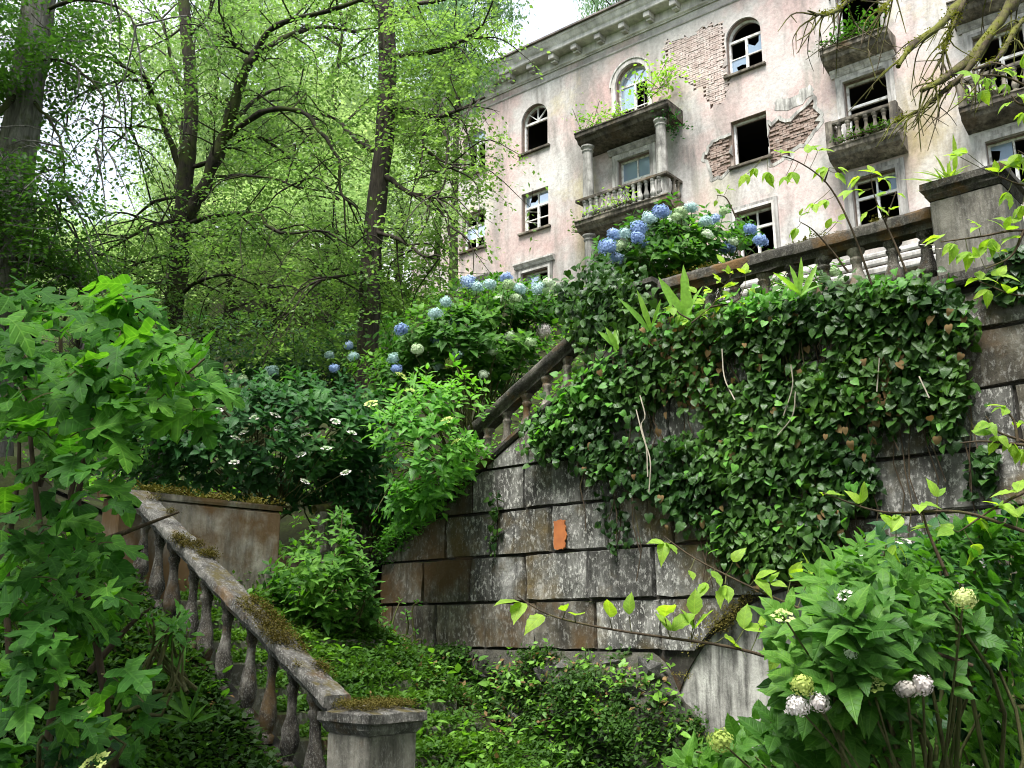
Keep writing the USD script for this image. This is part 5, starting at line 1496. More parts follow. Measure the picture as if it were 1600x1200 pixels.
for k, (px, py, Y, sc, kind, lab) in enumerate(WOOD):
    c = at(px, py, Y)
    w = np.array([(c - WALL.o) @ WALL.E, -((c - WALL.o) @ WALL.N)])
    zb = float(hill_z(w[0], w[1])) - 0.3
    if kind not in PROTO:
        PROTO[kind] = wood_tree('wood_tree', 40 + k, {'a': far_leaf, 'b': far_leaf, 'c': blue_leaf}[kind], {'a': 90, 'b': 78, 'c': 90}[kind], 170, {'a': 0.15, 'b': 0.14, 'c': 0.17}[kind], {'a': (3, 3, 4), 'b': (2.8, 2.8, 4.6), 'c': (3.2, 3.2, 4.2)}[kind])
        pr = PROTO[kind]
    else:
        pr = UsdGeom.Xform.Define(stage, numbered('/World', 'wood_tree')).GetPrim()
        pr.GetReferences().AddInternalReference(PROTO[kind].GetPath())
        pr.SetInstanceable(True)
    x = UsdGeom.Xformable(pr)
    x.ClearXformOpOrder()
    x.AddTranslateOp().Set(Gf.Vec3d(c[0], c[1], zb))
    x.AddRotateZOp().Set(float((k * 137) % 360))
    x.AddScaleOp().Set(Gf.Vec3f(sc, sc, max((c[2] - zb) / 9.0, 0.35)))
    data(pr, lab, 'tree', 'trees of the wood behind the dark trunks')

# unseen trees added beside and behind the viewer to shade the garden
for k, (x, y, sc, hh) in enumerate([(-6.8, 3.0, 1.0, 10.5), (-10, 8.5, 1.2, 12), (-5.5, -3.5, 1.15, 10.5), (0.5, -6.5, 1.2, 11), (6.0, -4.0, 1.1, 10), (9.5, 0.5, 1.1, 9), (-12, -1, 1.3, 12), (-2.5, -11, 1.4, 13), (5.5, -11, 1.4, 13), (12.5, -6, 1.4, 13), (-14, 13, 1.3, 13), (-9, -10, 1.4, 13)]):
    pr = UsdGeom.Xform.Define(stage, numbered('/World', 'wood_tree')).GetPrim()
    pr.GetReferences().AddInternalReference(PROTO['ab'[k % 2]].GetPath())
    pr.SetInstanceable(True)
    xf = UsdGeom.Xformable(pr)
    xf.ClearXformOpOrder()
    xf.AddTranslateOp().Set(Gf.Vec3d(x, y, 0.0))
    xf.AddRotateZOp().Set(float((k * 71) % 360))
    xf.AddScaleOp().Set(Gf.Vec3f(sc, sc, hh / 9.0))
    data(pr, 'added shade tree outside the picture, ' + ['beside the fig shrub', 'beyond the fig shrub at the left', 'close behind the left shoulder', 'right behind the viewer', 'close behind the right shoulder', 'beside the foreground hydrangea', 'far out at the left of the viewer', 'second straight behind the viewer', 'second behind the right shoulder', 'far behind on the right', 'left of the thick grey trunk', 'second behind the left shoulder'][k], 'tree', 'added shade trees around the viewer')

# ------------------------------------------------------------------ hydrangeas and shrubs
B = lambda *hs: [(px, py, Y, r, k) for (px, py, Y, r, k) in hs]
bush('hydrangea_bush', 'tall hydrangea with many blue and pale heads below the left of the facade', 'hydrangea', [(600, 530), (630, 500), (690, 462), (730, 448), (800, 440), (880, 432), (900, 470), (870, 515), (810, 590), (770, 610), (640, 610), (605, 590)], 11.7, 13.4, 760, hyd_leaf, OVB, (0.11, 0.18), at(740, 700, 12.8), 61, 3,
     [(px, py, 11.9 + ((px * 7 + py) % 10) * 0.05, r, k) for px, py, r, k in [(627, 515, .08, 'blue'), (712, 502, .085, 'blue'), (685, 531, .085, 'blue'), (711, 547, .07, 'blue'), (732, 441, .095, 'blue'), (620, 577, .07, 'blue'), (680, 490, .08, 'aqua'), (791, 434, .075, 'blue'), (614, 560, .07, 'aqua'),
      (745, 449, .08, 'aqua'), (765, 445, .08, 'aqua'), (795, 445, .08, 'green'), (812, 452, .08, 'aqua'), (842, 452, .09, 'aqua'), (856, 444, .08, 'green'), (780, 467, .07, 'green'), (805, 466, .075, 'green'), (697, 472, .075, 'aqua'), (687, 570, .085, 'aqua'), (652, 546, .08, 'green'), (762, 502, .07, 'green'), (797, 525, .06, 'green'), (849, 516, .09, 'white'), (817, 537, .07, 'green'), (828, 535, .07, 'green'), (770, 550, .06, 'green'), (755, 585, .06, 'green'), (705, 567, .08, 'lime'), (730, 575, .075, 'lime'), (715, 555, .07, 'aqua'), (832, 592, .08, 'blue'), (870, 449, .07, 'green')]])
bush('hydrangea_bush', 'hydrangea with deep blue heads behind the level balustrade, before the columns', 'hydrangea', [(930, 410), (955, 380), (1000, 350), (1025, 335), (1060, 322), (1120, 335), (1180, 362), (1215, 372), (1190, 400), (1060, 440), (950, 445)], 9.9, 11.2, 480, hyd_leaf, OVB, (0.10, 0.16), at(1080, 500, 10.6), 62, 3,
     [(px, py, 9.95 + ((px * 3 + py) % 10) * 0.05, r, k) for px, py, r, k in [(1033, 331, .092, 'blue'), (998, 358, .085, 'blue'), (996, 372, .07, 'blue'), (949, 386, .095, 'blue'), (960, 366, .075, 'blue'), (964, 403, .07, 'blue'), (1011, 384, .075, 'blue'), (1102, 401, .08, 'blue'), (1137, 387, .085, 'blue'), (1188, 376, .075, 'blue'), (1172, 359, .07, 'blue'), (1118, 342, .06, 'blue'),
      (1080, 325, .07, 'aqua'), (1064, 333, .07, 'green'), (1015, 341, .08, 'aqua'), (1050, 346, .06, 'green'), (1065, 353, .065, 'green'), (1102, 346, .07, 'aqua'), (1078, 364, .065, 'green'), (1048, 374, .055, 'green'), (1105, 366, .06, 'green'), (970, 384, .065, 'green'), (976, 365, .065, 'aqua'), (1026, 388, .045, 'green'), (1031, 396, .045, 'green'), (1002, 400, .05, 'green'), (1146, 378, .055, 'green'), (1131, 331, .05, 'green'), (1091, 356, .05, 'green'), (1057, 339, .055, 'green')]])
bush('hydrangea_bush', 'bright green hydrangea hanging over the left end of the block wall', 'hydrangea', [(580, 640), (640, 588), (720, 572), (765, 615), (775, 660), (735, 735), (690, 785), (640, 820), (595, 800), (605, 730), (575, 690)], 9.7, 10.9, 330, hyd_bright, OV, (0.09, 0.16), at(720, 720, 11.1), 63, 3,
     [(px, py, 9.9, r, k) for px, py, r, k in [(697, 657, .06, 'lacelime'), (580, 630, .06, 'lacelime'), (652, 674, .055, 'lacelime'), (627, 587, .06, 'lacelime'), (640, 610, .05, 'lacelime'), (712, 690, .05, 'lacelime')]])
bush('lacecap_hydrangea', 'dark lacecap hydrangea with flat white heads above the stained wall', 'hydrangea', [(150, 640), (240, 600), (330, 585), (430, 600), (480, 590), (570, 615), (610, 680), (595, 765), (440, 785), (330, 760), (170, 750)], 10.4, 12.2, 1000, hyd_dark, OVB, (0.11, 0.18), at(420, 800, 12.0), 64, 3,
     [(px, py, 10.6, .048, 'lace') for px, py in [(398, 652), (430, 648), (368, 684), (380, 676), (436, 668), (452, 690), (466, 688), (476, 680), (524, 658), (550, 676), (366, 722), (470, 710), (476, 752), (540, 738), (340, 640), (510, 700)]])
bush('lacecap_hydrangea', 'small lacecap hydrangea in the bottom left corner among the fig leaves', 'hydrangea', [(60, 1110), (130, 1100), (170, 1150), (160, 1210), (60, 1210)], 4.3, 4.9, 16, hyd_dark, OVB, (0.08, 0.13), at(110, 1330, 4.8), 65, 3, [(123, 1112, 4.3, .055, 'lacelime'), (146, 1193, 4.25, .055, 'lacelime')])
bush('glossy_shrub', 'glossy upright shrub growing on the stairs between handrail and block wall', 'shrub', [(490, 785), (525, 800), (555, 850), (590, 900), (585, 985), (520, 1000), (450, 960), (405, 930), (430, 870), (475, 850)], 8.7, 9.7, 260, hyd_leaf, OV, (0.08, 0.15), at(500, 1040, 9.4), 66, 3, lift=0.9)
bush('leafy_weed', 'pale leafy seedlings on the bank left of the stair balusters', 'plant', [(230, 960), (270, 945), (300, 965), (300, 1010), (250, 1020), (225, 1000)], 5.6, 6.1, 14, hyd_bright, OV, (0.08, 0.12), at(265, 1080, 6.0), 67, 2)
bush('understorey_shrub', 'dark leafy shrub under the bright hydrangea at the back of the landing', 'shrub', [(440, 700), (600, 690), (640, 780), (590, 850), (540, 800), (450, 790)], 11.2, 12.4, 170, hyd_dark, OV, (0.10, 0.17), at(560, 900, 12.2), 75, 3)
bush('understorey_shrub', 'light green shrub among the trees left of the blue hydrangea', 'shrub', [(560, 560), (640, 540), (640, 630), (560, 650)], 12.3, 13.2, 120, hyd_leaf, OV, (0.09, 0.15), at(600, 760, 12.9), 76, 3)
bush('leafy_weed', 'low weeds at the left foot of the block wall', 'plant', [(585, 950), (650, 945), (650, 1010), (560, 1015)], 10.2, 10.9, 60, hyd_bright, SMALL, (0.04, 0.07), at(610, 1030, 10.8), 68, 3)
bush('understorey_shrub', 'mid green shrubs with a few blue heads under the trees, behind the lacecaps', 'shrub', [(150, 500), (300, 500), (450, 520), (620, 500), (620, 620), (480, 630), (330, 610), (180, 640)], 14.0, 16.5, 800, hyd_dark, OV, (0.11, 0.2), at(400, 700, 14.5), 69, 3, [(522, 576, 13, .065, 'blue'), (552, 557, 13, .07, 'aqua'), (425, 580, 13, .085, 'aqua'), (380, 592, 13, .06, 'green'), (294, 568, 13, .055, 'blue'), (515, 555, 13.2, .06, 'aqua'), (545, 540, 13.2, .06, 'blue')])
bush('understorey_shrub', 'green leaves filling the gap behind the left balusters of the terrace', 'shrub', [(1010, 470), (1060, 445), (1290, 400), (1290, 452), (1180, 470), (1040, 510)], 9.0, 9.7, 80, hyd_leaf, OV, (0.08, 0.14), at(1150, 530, 9.6), 70, 3, [(1300, 425, 8.6, .06, 'green'), (1225, 412, 8.9, .06, 'blue'), (1312, 440, 8.5, .05, 'green')])
bush('hydrangea_bush', 'large foreground hydrangea with cream and lime heads in the bottom right corner', 'hydrangea', [(1050, 1215), (1090, 1165), (1150, 1110), (1205, 1080), (1235, 1030), (1205, 960), (1270, 925), (1310, 890), (1350, 850), (1420, 860), (1480, 825), (1610, 780), (1610, 1215)], 3.4, 5.3, 760, hyd_leaf, OV[:2] + OVB, (0.075, 0.15), at(1480, 1400, 4.6), 71, 3,
     [(px, py, 3.5, r * 0.72, k) for px, py, r, k in [(1506, 935, .05, 'lime'), (1223, 962, .045, 'lacelime'), (1254, 1071, .05, 'lime'), (1246, 1104, .05, 'white'), (1280, 1098, .045, 'white'), (1362, 1069, .05, 'lacelime'), (1418, 1078, .05, 'white'), (1442, 1070, .045, 'white'), (1125, 1158, .05, 'lime'), (1325, 1025, .04, 'green'), (1320, 930, .03, 'lace')]], limit=300, gap=0.47)
bush('hydrangea_bush', 'dark leafy hydrangea behind the foreground one, against the wall at right', 'hydrangea', [(1330, 900), (1380, 850), (1500, 830), (1620, 780), (1620, 1215), (1250, 1215), (1300, 1050)], 5.3, 6.3, 480, hyd_dark, OVB, (0.10, 0.17), at(1560, 1100, 5.9), 72, 3)

# fig at the left
rf = np.random.default_rng(81)
fig = thing('fig_shrub', 'large fig shrub with lobed leaves filling the left foreground', 'fig shrub')
FP = [(0, 465), (60, 442), (120, 460), (190, 440), (240, 470), (265, 520), (330, 560), (355, 600), (330, 650), (265, 640), (200, 700), (190, 770), (185, 840), (190, 900), (185, 960), (200, 1040), (225, 1120), (215, 1210), (0, 1210)]
n = 1500
q = in_poly(FP, rf, n)
Yd = rf.uniform(4.2, 6.2, n)
# leaves thin out towards the free edge so that the outline stays loose
pos = at(q[:, 0], q[:, 1], Yd)
keep = meshkit.fbm(pos * 2.2, 2, 3) + rf.normal(size=n) * 0.04 > np.where(q[:, 1] > 680, 0.52, 0.44)
q, Yd, pos = q[keep], Yd[keep], pos[keep]
n = len(pos)
d = np.stack([rf.normal(size=n) * 0.8 + 0.25, rf.normal(size=n) * 0.6 - 0.45, -0.28 + rf.normal(size=n) * 0.3], 1)
hi = np.clip((760 - q[:, 1]) / 300, 0, 1)
nr = np.stack([rf.normal(size=n) * 0.35, -0.55 + rf.normal(size=n) * 0.3 + 0.2 * hi, 0.8 + rf.normal(size=n) * 0.25], 1)
leaves(fig, FIG, pos, d, nr, rf.uniform(0.09, 0.20, n), fig_leaf, rf, 300)
froot = [at(70, 1330, 5.4), at(180, 1330, 5.6), at(20, 1300, 5.0)]
for k, pts in enumerate([[(70, 1200), (90, 1000), (60, 800), (40, 600), (35, 470)], [(180, 1200), (150, 1000), (110, 780), (160, 690), (250, 620), (320, 560)], [(130, 1000), (120, 800), (150, 640), (190, 520), (208, 460)], [(20, 1100), (10, 900), (30, 720), (20, 560)], [(120, 860), (200, 830), (280, 800)], [(140, 1050), (200, 980), (235, 950)], [(60, 760), (100, 640), (95, 520), (120, 470)]]):
    Yk = 5.2 + 0.15 * k
    put('branch', *tube(limb_path(pts, Yk, 18), np.linspace(0.022, 0.006, 18), 6, 0.15, k), brown_stem, fig, smooth=True)
tips = rf.choice(n, min(n, 150), replace=False)
pet = []
for i in tips:
    a = pos[i]
    e = a - unit(d[i]) * 0.10 - Z * 0.05 + rf.normal(size=3) * 0.02
    pet.append(tube(curve([a, (a + e) / 2 + Z * 0.01, e], 4), np.linspace(0.003, 0.004, 4), 3))
put('leaf_stalks', *join(pet), stem_mat, fig, kind='stuff')

# ------------------------------------------------------------------ ivy over the wall
ri = np.random.default_rng(91)
IV = [(818, 680), (855, 645), (895, 608), (930, 575), (960, 525), (1040, 505), (1100, 492), (1200, 478), (1300, 455), (1440, 440), (1500, 455), (1525, 500), (1500, 560), (1515, 600), (1490, 690), (1440, 655), (1400, 640), (1360, 690), (1372, 760), (1330, 820), (1290, 890), (1200, 905), (1135, 885), (1105, 830), (1060, 800), (1010, 770), (960, 740), (930, 760), (905, 715), (850, 710), (820, 690)]
IV2 = [(868, 445), (930, 418), (985, 425), (1005, 470), (975, 520), (910, 555), (890, 530), (872, 500)]
ivy = thing('ivy', 'thick curtain of dark glossy ivy hanging over the upper block wall', 'ivy')


def ivy_points(poly, n, o0, o1, cut, seed, freq=2.6):
    q = in_poly(poly, ri, n) + ri.normal(size=(n, 2)) * [11, 15] * (ri.random((n, 1)) < 0.6)
    s = np.array([WALL.of(x, y, 0.08) for x, y in q])
    o = ri.uniform(o0, o1, n) + 0.12 * (meshkit.fbm(np.c_[s, 0 * s[:, 0]] * 1.7, 3, seed) - 0.3)
    P = WALL(s[:, 0], o, s[:, 1])
    keep = meshkit.fbm(P * freq, 3, seed) + ri.normal(size=n) * 0.04 > cut
    return P[keep]


PI_ = np.vstack([ivy_points(IV, 12500, -0.01, 0.2, 0.375, 4), ivy_points(IV2, 1300, -0.25, 0.12, 0.36, 5), ivy_points([(1090, 500), (1440, 445), (1500, 460), (1490, 500), (1100, 540)], 500, 0.05, 0.25, 0.3, 6)])
n = len(PI_)
d = WALL.N * ri.uniform(0.1, 0.7, (n, 1)) - Z * ri.uniform(0.3, 1.0, (n, 1)) + ri.normal(size=(n, 3)) * 0.45
nr = WALL.N * 0.75 + Z * ri.uniform(0.3, 1.0, (n, 1)) + ri.normal(size=(n, 3)) * 0.3
leaves(ivy, IVY, PI_, d, nr, 0.035 + 0.062 * ri.random(n) ** 1.3, ivy_leaf, ri, 300)
NG = np.vstack([ivy_points([(1000, 515), (1100, 490), (1300, 450), (1450, 436), (1450, 456), (1300, 476), (1100, 512)], 520, 0.0, 0.28, 0.40, 8), ivy_points([(825, 690), (890, 618), (965, 560), (968, 580), (900, 635), (838, 700)], 260, 0.0, 0.25, 0.3, 9), ivy_points(IV, 420, 0.12, 0.24, 0.5, 10)])
m = len(NG)
leaves(ivy, IVY, NG, WALL.N * 0.4 - Z * 0.4 + ri.normal(size=(m, 3)) * 0.5, WALL.N * 0.7 + Z * 0.7 + ri.normal(size=(m, 3)) * 0.3, ri.uniform(0.04, 0.085, m), hyd_bright, ri, 0, rest='new_growth')
DG = np.vstack([ivy_points([(1040, 500), (1130, 500), (1110, 620), (1050, 620)], 200, 0.02, 0.18, 0.42, 12), ivy_points([(1330, 540), (1420, 540), (1400, 640), (1340, 640)], 110, 0.02, 0.18, 0.42, 13), ivy_points(IV, 240, 0.08, 0.22, 0.5, 14)])
leaves(ivy, IVY, DG, -Z + ri.normal(size=(len(DG), 3)) * 0.4, WALL.N + ri.normal(size=(len(DG), 3)) * 0.4, ri.uniform(0.04, 0.08, len(DG)), dry_leaf, ri, 0, rest='dry_leaves')
vines = []
for k in range(60):
    s0, s1 = ri.uniform(1.05, 4.6), 0
    z0 = 4.25 - max(0, (1.05 - s0)) * 0.5
    L = ri.uniform(0.6, 2.3)
    zz = np.linspace(z0, z0 - L, 9)
    ss = s0 + np.cumsum(ri.normal(size=9) * 0.05)
    vines.append(tube(WALL(ss, 0.03 + ri.uniform(0, 0.1) + 0.02 * np.sin(zz * 5), zz), 0.005, 4))
put('vine_stems', *join(vines), brown_stem, ivy, kind='stuff')
for pts in ([(1000, 618), (1008, 650), (1002, 665), (1010, 700), (1012, 745)], [(994, 640), (1004, 680), (1016, 720), (1014, 770)], [(1128, 545), (1132, 590), (1148, 625)], [(1236, 570), (1238, 605), (1224, 650)], [(1243, 612), (1238, 650), (1215, 680)], [(1374, 560), (1370, 612)], [(1436, 588), (1452, 622)]):
    q = np.array([WALL.of(x, y, 0.24) for x, y in pts])
    put('hanging_root', *tube(curve(WALL(q[:, 0], 0.24, q[:, 1]), 14), 0.0055, 5), pale_vine, ivy)
# loose strands of ivy on the bare stones
for lab, poly, n, r in (('thin strand of ivy down the middle of the bare blocks', [(765, 760), (785, 765), (782, 870), (762, 865)], 46, (0.04, 0.08)), ('ivy strand trailing below the curtain beside the orange patch', [(930, 760), (975, 790), (1000, 840), (960, 865), (935, 820)], 60, (0.04, 0.08)),
                        ('ivy strand on the brown blocks at the right edge', [(1515, 700), (1560, 695), (1555, 760), (1510, 790)], 70, (0.05, 0.1)), ('ivy patch on the wall top right of the big pillar', [(1545, 400), (1600, 380), (1610, 470), (1540, 470)], 120, (0.05, 0.1))):
    t = thing('ivy_strand', lab, 'ivy')
    q = in_poly(poly, ri, n)
    s = np.array([WALL.of(x, y, 0.05) for x, y in q])
    P = WALL(s[:, 0], ri.uniform(0.02, 0.09, n), s[:, 1])
    leaves(t, IVY, P, WALL.N * 0.3 - Z * 0.6 + ri.normal(size=(n, 3)) * 0.5, WALL.N * 0.8 + Z * 0.6 + ri.normal(size=(n, 3)) * 0.3, ri.uniform(*r, n), ivy_leaf, ri, 60)
    c = np.array([[s[:, 0].mean(), s[:, 1].max()], [s[:, 0].mean() + 0.04, s[:, 1].mean()], [s[:, 0].mean() - 0.02, s[:, 1].min()]])
    put('vine', *tube(curve(WALL(c[:, 0], 0.03, c[:, 1]), 9), 0.005, 4), brown_stem, t)


# ------------------------------------------------------------------ ferns with strap fronds
def strap(L, w, bend, n=9):
    t = np.linspace(0, 1, n)
    x = w * np.clip(np.sin(np.pi * np.clip(t * 0.94 + 0.06, 0, 1)) ** 0.5, 0, 1) * (0.55 + 0.45 * np.sin(np.pi * t ** 0.7))
    x[-1] = 0
    wave = 1 + 0.12 * np.sin(np.arange(n) * 2.4)
    return strip_leaf(t, np.stack([x * wave, t], 1), 0.35, bend)


def strap_fern(label, base, tips, seed, Yb, width=0.085, mat=fern_leaf):
    g = np.random.default_rng(seed)
    t = thing('hart_tongue_fern', label, 'fern')
    b = at(*base, Yb)
    for px, py in tips:
        e = at(px, py, Yb + g.uniform(-0.15, 0.05))
        d = e - b
        L = np.linalg.norm(d)
        tm = strap(L, width * g.uniform(0.85, 1.15), g.uniform(0.05, 0.3))
        nrm = unit(Z * 0.4 - np.array([0, 1, 0]) * 0.7 + g.normal(size=3) * 0.25)
        P, NN = place(tm, np.array([b + g.normal(size=3) * 0.012]), unit(d)[None] + nrm * 0.12, nrm[None], np.array([L]))
        put('frond', P[0], tm[1], mat, t, smooth=NN[0])
    return t


strap_fern('strap leaved fern with three tall fronds left of the balusters', (1075, 508), [(1030, 432), (1066, 413), (1094, 445), (1052, 462), (1102, 480)], 1, 8.55)
strap_fern('bright strap leaved fern between the balusters in the middle', (1252, 462), [(1213, 418), (1234, 412), (1256, 405), (1276, 412), (1285, 440), (1210, 440)], 2, 7.75)
strap_fern('narrow two fronded fern beside the ivy wrapped pillar', (1018, 516), [(975, 462), (997, 452), (1032, 470)], 3, 8.8, 0.075)
strap_fern('single short upright fern frond in the ivy of the sloping rail', (962, 548), [(965, 504), (930, 520), (945, 512)], 4, 9.2, 0.11)
strap_fern('dark strap leaved fern on the bank at the foot of the fig', (300, 1125), [(243, 1082), (240, 1112), (265, 1072), (285, 1070), (326, 1055), (328, 1095), (255, 1140), (310, 1075), (338, 1110)], 5, 5.9, 0.07, hyd_leaf)
strap_fern('small upright fern on the bank under the pale seedlings', (280, 1060), [(266, 1015), (280, 1012), (292, 1018), (258, 1030)], 6, 6.1, 0.14, hyd_bright)


# ------------------------------------------------------------------ saplings and brambles with stems drawn from the photograph
def sprig(name, label, cat, stems, Y, mat, tm, leaf_at, size, seed, r=(0.009, 0.003), stem_look=None, extra=0, flowers=()):
    g = np.random.default_rng(seed)
    t = thing(name, label, cat)
    paths = []
    for pts in stems:
        q = limb_path(pts, Y if np.ndim(Y) == 0 else np.linspace(Y[0], Y[1], len(pts)), 24)
        paths.append(q)
        put('stem', *tube(q, np.linspace(r[0], r[1], 24), 6), stem_look or brown_stem, t, smooth=True)
    pos, dr, nm, sz = [], [], [], []
    allp = np.vstack(paths)
    for (px, py, k) in leaf_at:
        Ym = float(np.mean(Y))
        c = at(px, py, Ym)
        ppx, ppy, _ = proj(allp)
        near = allp[np.argmin((ppx - px) ** 2 + (ppy - py) ** 2)]
        c = c + RT * 0 + np.array([0, near[1] - c[1], 0]) * 0.7
        out = unit(c - near + g.normal(size=3) * 0.01)
        put('stalk', *tube([near, (near + c) / 2 - Z * 0.005, c], 0.0022, 4), stem_look or stem_mat, t)
        for j in range(k):
            a = (j - (k - 1) / 2) * 0.85
            dd = out * math.cos(a) + unit(np.cross(out, [0.1, -0.6, 0.8])) * math.sin(a)
            pos.append(c + dd * 0.005)
            dr.append(dd + g.normal(size=3) * 0.18 - Z * 0.1)
            nm.append(np.array([0, -0.45, 0.85]) + g.normal(size=3) * 0.3)
            sz.append(size * g.uniform(0.75, 1.2))
    for k in range(extra):
        q = paths[g.integers(len(paths))]
        i = g.integers(6, 24)
        pos.append(q[i]); dr.append(g.normal(size=3) * [1, 0.6, 0.4]); nm.append(np.array([0, -0.4, 0.9]) + g.normal(size=3) * 0.3); sz.append(size * g.uniform(0.4, 0.8))
    leaves(t, tm, np.array(pos), np.array(dr), np.array(nm), np.array(sz), mat, g, 300)
    for (px, py, rr) in flowers:
        c = at(px, py, float(np.mean(Y)))
        parts = [tuple(x) for x in lacecap(g, rr)]
        put('flower', tilt(parts[1][0], [0, -0.5, 1]) + c, parts[1][1], white_petal, t)
    return t


sprig('sapling', 'arching sapling with lime leaves before the middle of the balustrade', 'sapling', [[(1362, 445), (1340, 381), (1314, 321), (1288, 282), (1253, 256), (1223, 245), (1190, 248)], [(1288, 284), (1296, 262)]], 7.0, lime_leaf, OVB,
      [(1180, 262, 3), (1200, 268, 3), (1220, 240, 3), (1240, 268, 3), (1262, 240, 2), (1278, 236, 3), (1292, 262, 3), (1305, 270, 2), (1228, 275, 2), (1272, 318, 3), (1292, 312, 3), (1168, 272, 2), (1308, 262, 2)], 0.10, 1)
sprig('sapling', 'upright lime leaved sapling left of the big pillar', 'sapling', [[(1416, 425), (1400, 385), (1383, 347), (1366, 305), (1360, 272)], [(1383, 347), (1400, 300)]], 6.8, lime_leaf, OVB,
      [(1344, 276, 3), (1362, 270, 3), (1380, 280, 3), (1330, 298, 3), (1350, 298, 2), (1386, 302, 2), (1402, 302, 2), (1372, 325, 2), (1392, 328, 2), (1356, 330, 1)], 0.09, 2)
sprig('sapling', 'thin sapling with few lime leaves behind the third baluster from the big pillar', 'sapling', [[(1325, 425), (1300, 392), (1271, 360), (1249, 346)]], 7.1, lime_leaf, OVB, [(1250, 338, 2), (1300, 350, 2), (1262, 352, 1), (1245, 356, 2), (1290, 358, 1), (1310, 345, 1)], 0.085, 3)
sprig('sapling', 'faint lime sprig above the blue hydrangea, before the bricks', 'sapling', [[(1150, 340), (1135, 310), (1120, 305)]], 9.0, lime_leaf, OVB, [(1126, 304, 2), (1136, 296, 2), (1120, 312, 1)], 0.08, 4)
sprig('climber', 'lime climber leaves over the left balusters', 'climber', [[(1080, 505), (1110, 480), (1130, 450), (1145, 425)], [(1110, 480), (1150, 470), (1165, 445)], [(1080, 500), (1062, 490), (1050, 476)]], 8.3, lime_leaf, OVB,
      [(1050, 480, 3), (1062, 492, 3), (1075, 500, 3), (1100, 472, 3), (1112, 455, 3), (1125, 440, 3), (1138, 428, 3), (1150, 445, 3), (1165, 428, 3), (1140, 465, 3), (1122, 478, 3), (1155, 470, 2), (1095, 492, 3), (1170, 452, 2), (1088, 458, 2), (1132, 412, 2)], 0.10, 5)
sprig('bramble', 'long bramble shoot reaching left over the arched niche', 'bramble', [[(1520, 1040), (1362, 987), (1292, 967), (1217, 937), (1146, 904), (1083, 871), (1037, 838)]], (4.0, 4.5), lime_leaf, OVB,
      [(1048, 842, 3), (1110, 908, 2), (1120, 890, 1), (1138, 912, 2), (1182, 905, 2), (1205, 912, 2), (1235, 905, 2), (1262, 900, 2), (1150, 878, 1), (1290, 915, 2), (1330, 925, 3), (1085, 888, 1)], 0.085, 6, r=(0.008, 0.003))
sprig('bramble', 'lowest bramble shoot with paired leaves crossing the foot of the wall', 'bramble', [[(1340, 1100), (1317, 1079), (1267, 1050), (1208, 1029), (1137, 1010), (1054, 998), (977, 987), (902, 973), (852, 958), (808, 932)], [(1208, 1029), (1240, 1008)]], (4.0, 4.4), lime_leaf, OVB,
      [(815, 940, 2), (850, 960, 1), (885, 955, 1), (900, 962, 1), (955, 966, 1), (985, 962, 1), (1040, 966, 1), (1085, 962, 1), (1050, 988, 2), (1085, 985, 2), (1130, 996, 2), (1160, 985, 2), (1185, 980, 2), (1240, 1005, 2)], 0.115, 7, r=(0.009, 0.003))
sprig('bramble', 'lime leaved shoot over the brown blocks at mid right', 'bramble', [[(1660, 720), (1600, 690), (1560, 675), (1540, 650)], [(1590, 690), (1585, 660), (1572, 640)], [(1640, 700), (1545, 690), (1500, 692)]], 4.6, lime_leaf, OVB, [(1545, 660, 3), (1560, 680, 3), (1572, 636, 3), (1590, 660, 2), (1580, 690, 3), (1596, 700, 3), (1540, 682, 2)], 0.075, 8)
sprig('bramble', 'lime leaved twigs in front of the big pillar at the right edge', 'bramble', [[(1680, 380), (1600, 360), (1530, 370), (1470, 378)], [(1680, 300), (1600, 290), (1560, 275)], [(1700, 440), (1600, 462), (1530, 440)], [(1600, 360), (1580, 400), (1540, 420)], [(1700, 260), (1620, 250), (1590, 235)]], 4.8, lime_leaf, OVB,
      [(1470, 372, 3), (1490, 380, 3), (1512, 392, 3), (1530, 356, 3), (1548, 372, 3), (1570, 360, 3), (1585, 350, 3), (1532, 402, 3), (1560, 395, 3), (1595, 372, 3), (1560, 270, 3), (1580, 262, 3), (1595, 285, 3), (1575, 300, 3), (1590, 240, 3), (1598, 320, 3), (1532, 438, 3), (1545, 452, 2), (1560, 432, 3), (1580, 460, 2), (1500, 245, 3), (1512, 240, 2)], 0.085, 9, flowers=[(1448, 382, 0.03), (1462, 388, 0.025)])
sprig('bramble', 'leafy twigs high at the right edge before the far balcony', 'bramble', [[(1700, 150), (1620, 140), (1570, 120), (1520, 118)], [(1680, 180), (1600, 165), (1580, 150)]], 4.6, lime_leaf, OVB, [(1520, 116, 3), (1540, 122, 3), (1560, 112, 3), (1572, 130, 3), (1585, 120, 3), (1590, 150, 3), (1580, 160, 2), (1598, 108, 3), (1535, 140, 2), (1600, 175, 3)], 0.07, 10)
sprig('bramble', 'pale shoots standing up from the foreground hydrangea at right', 'bramble', [[(1480, 900), (1450, 830), (1440, 790)], [(1600, 830), (1500, 800), (1380, 800), (1285, 770)], [(1620, 760), (1560, 790), (1500, 830)]], 4.4, lime_leaf, OVB, [(1290, 772, 2), (1345, 788, 2), (1375, 803, 3), (1410, 806, 2), (1436, 790, 2), (1465, 778, 2), (1450, 825, 3), (1490, 828, 3), (1530, 810, 3), (1560, 790, 3), (1590, 770, 3), (1520, 850, 3), (1400, 850, 3), (1590, 810, 3)], 0.085, 11, flowers=[(1410, 845, 0.03), (1338, 865, 0.025)])
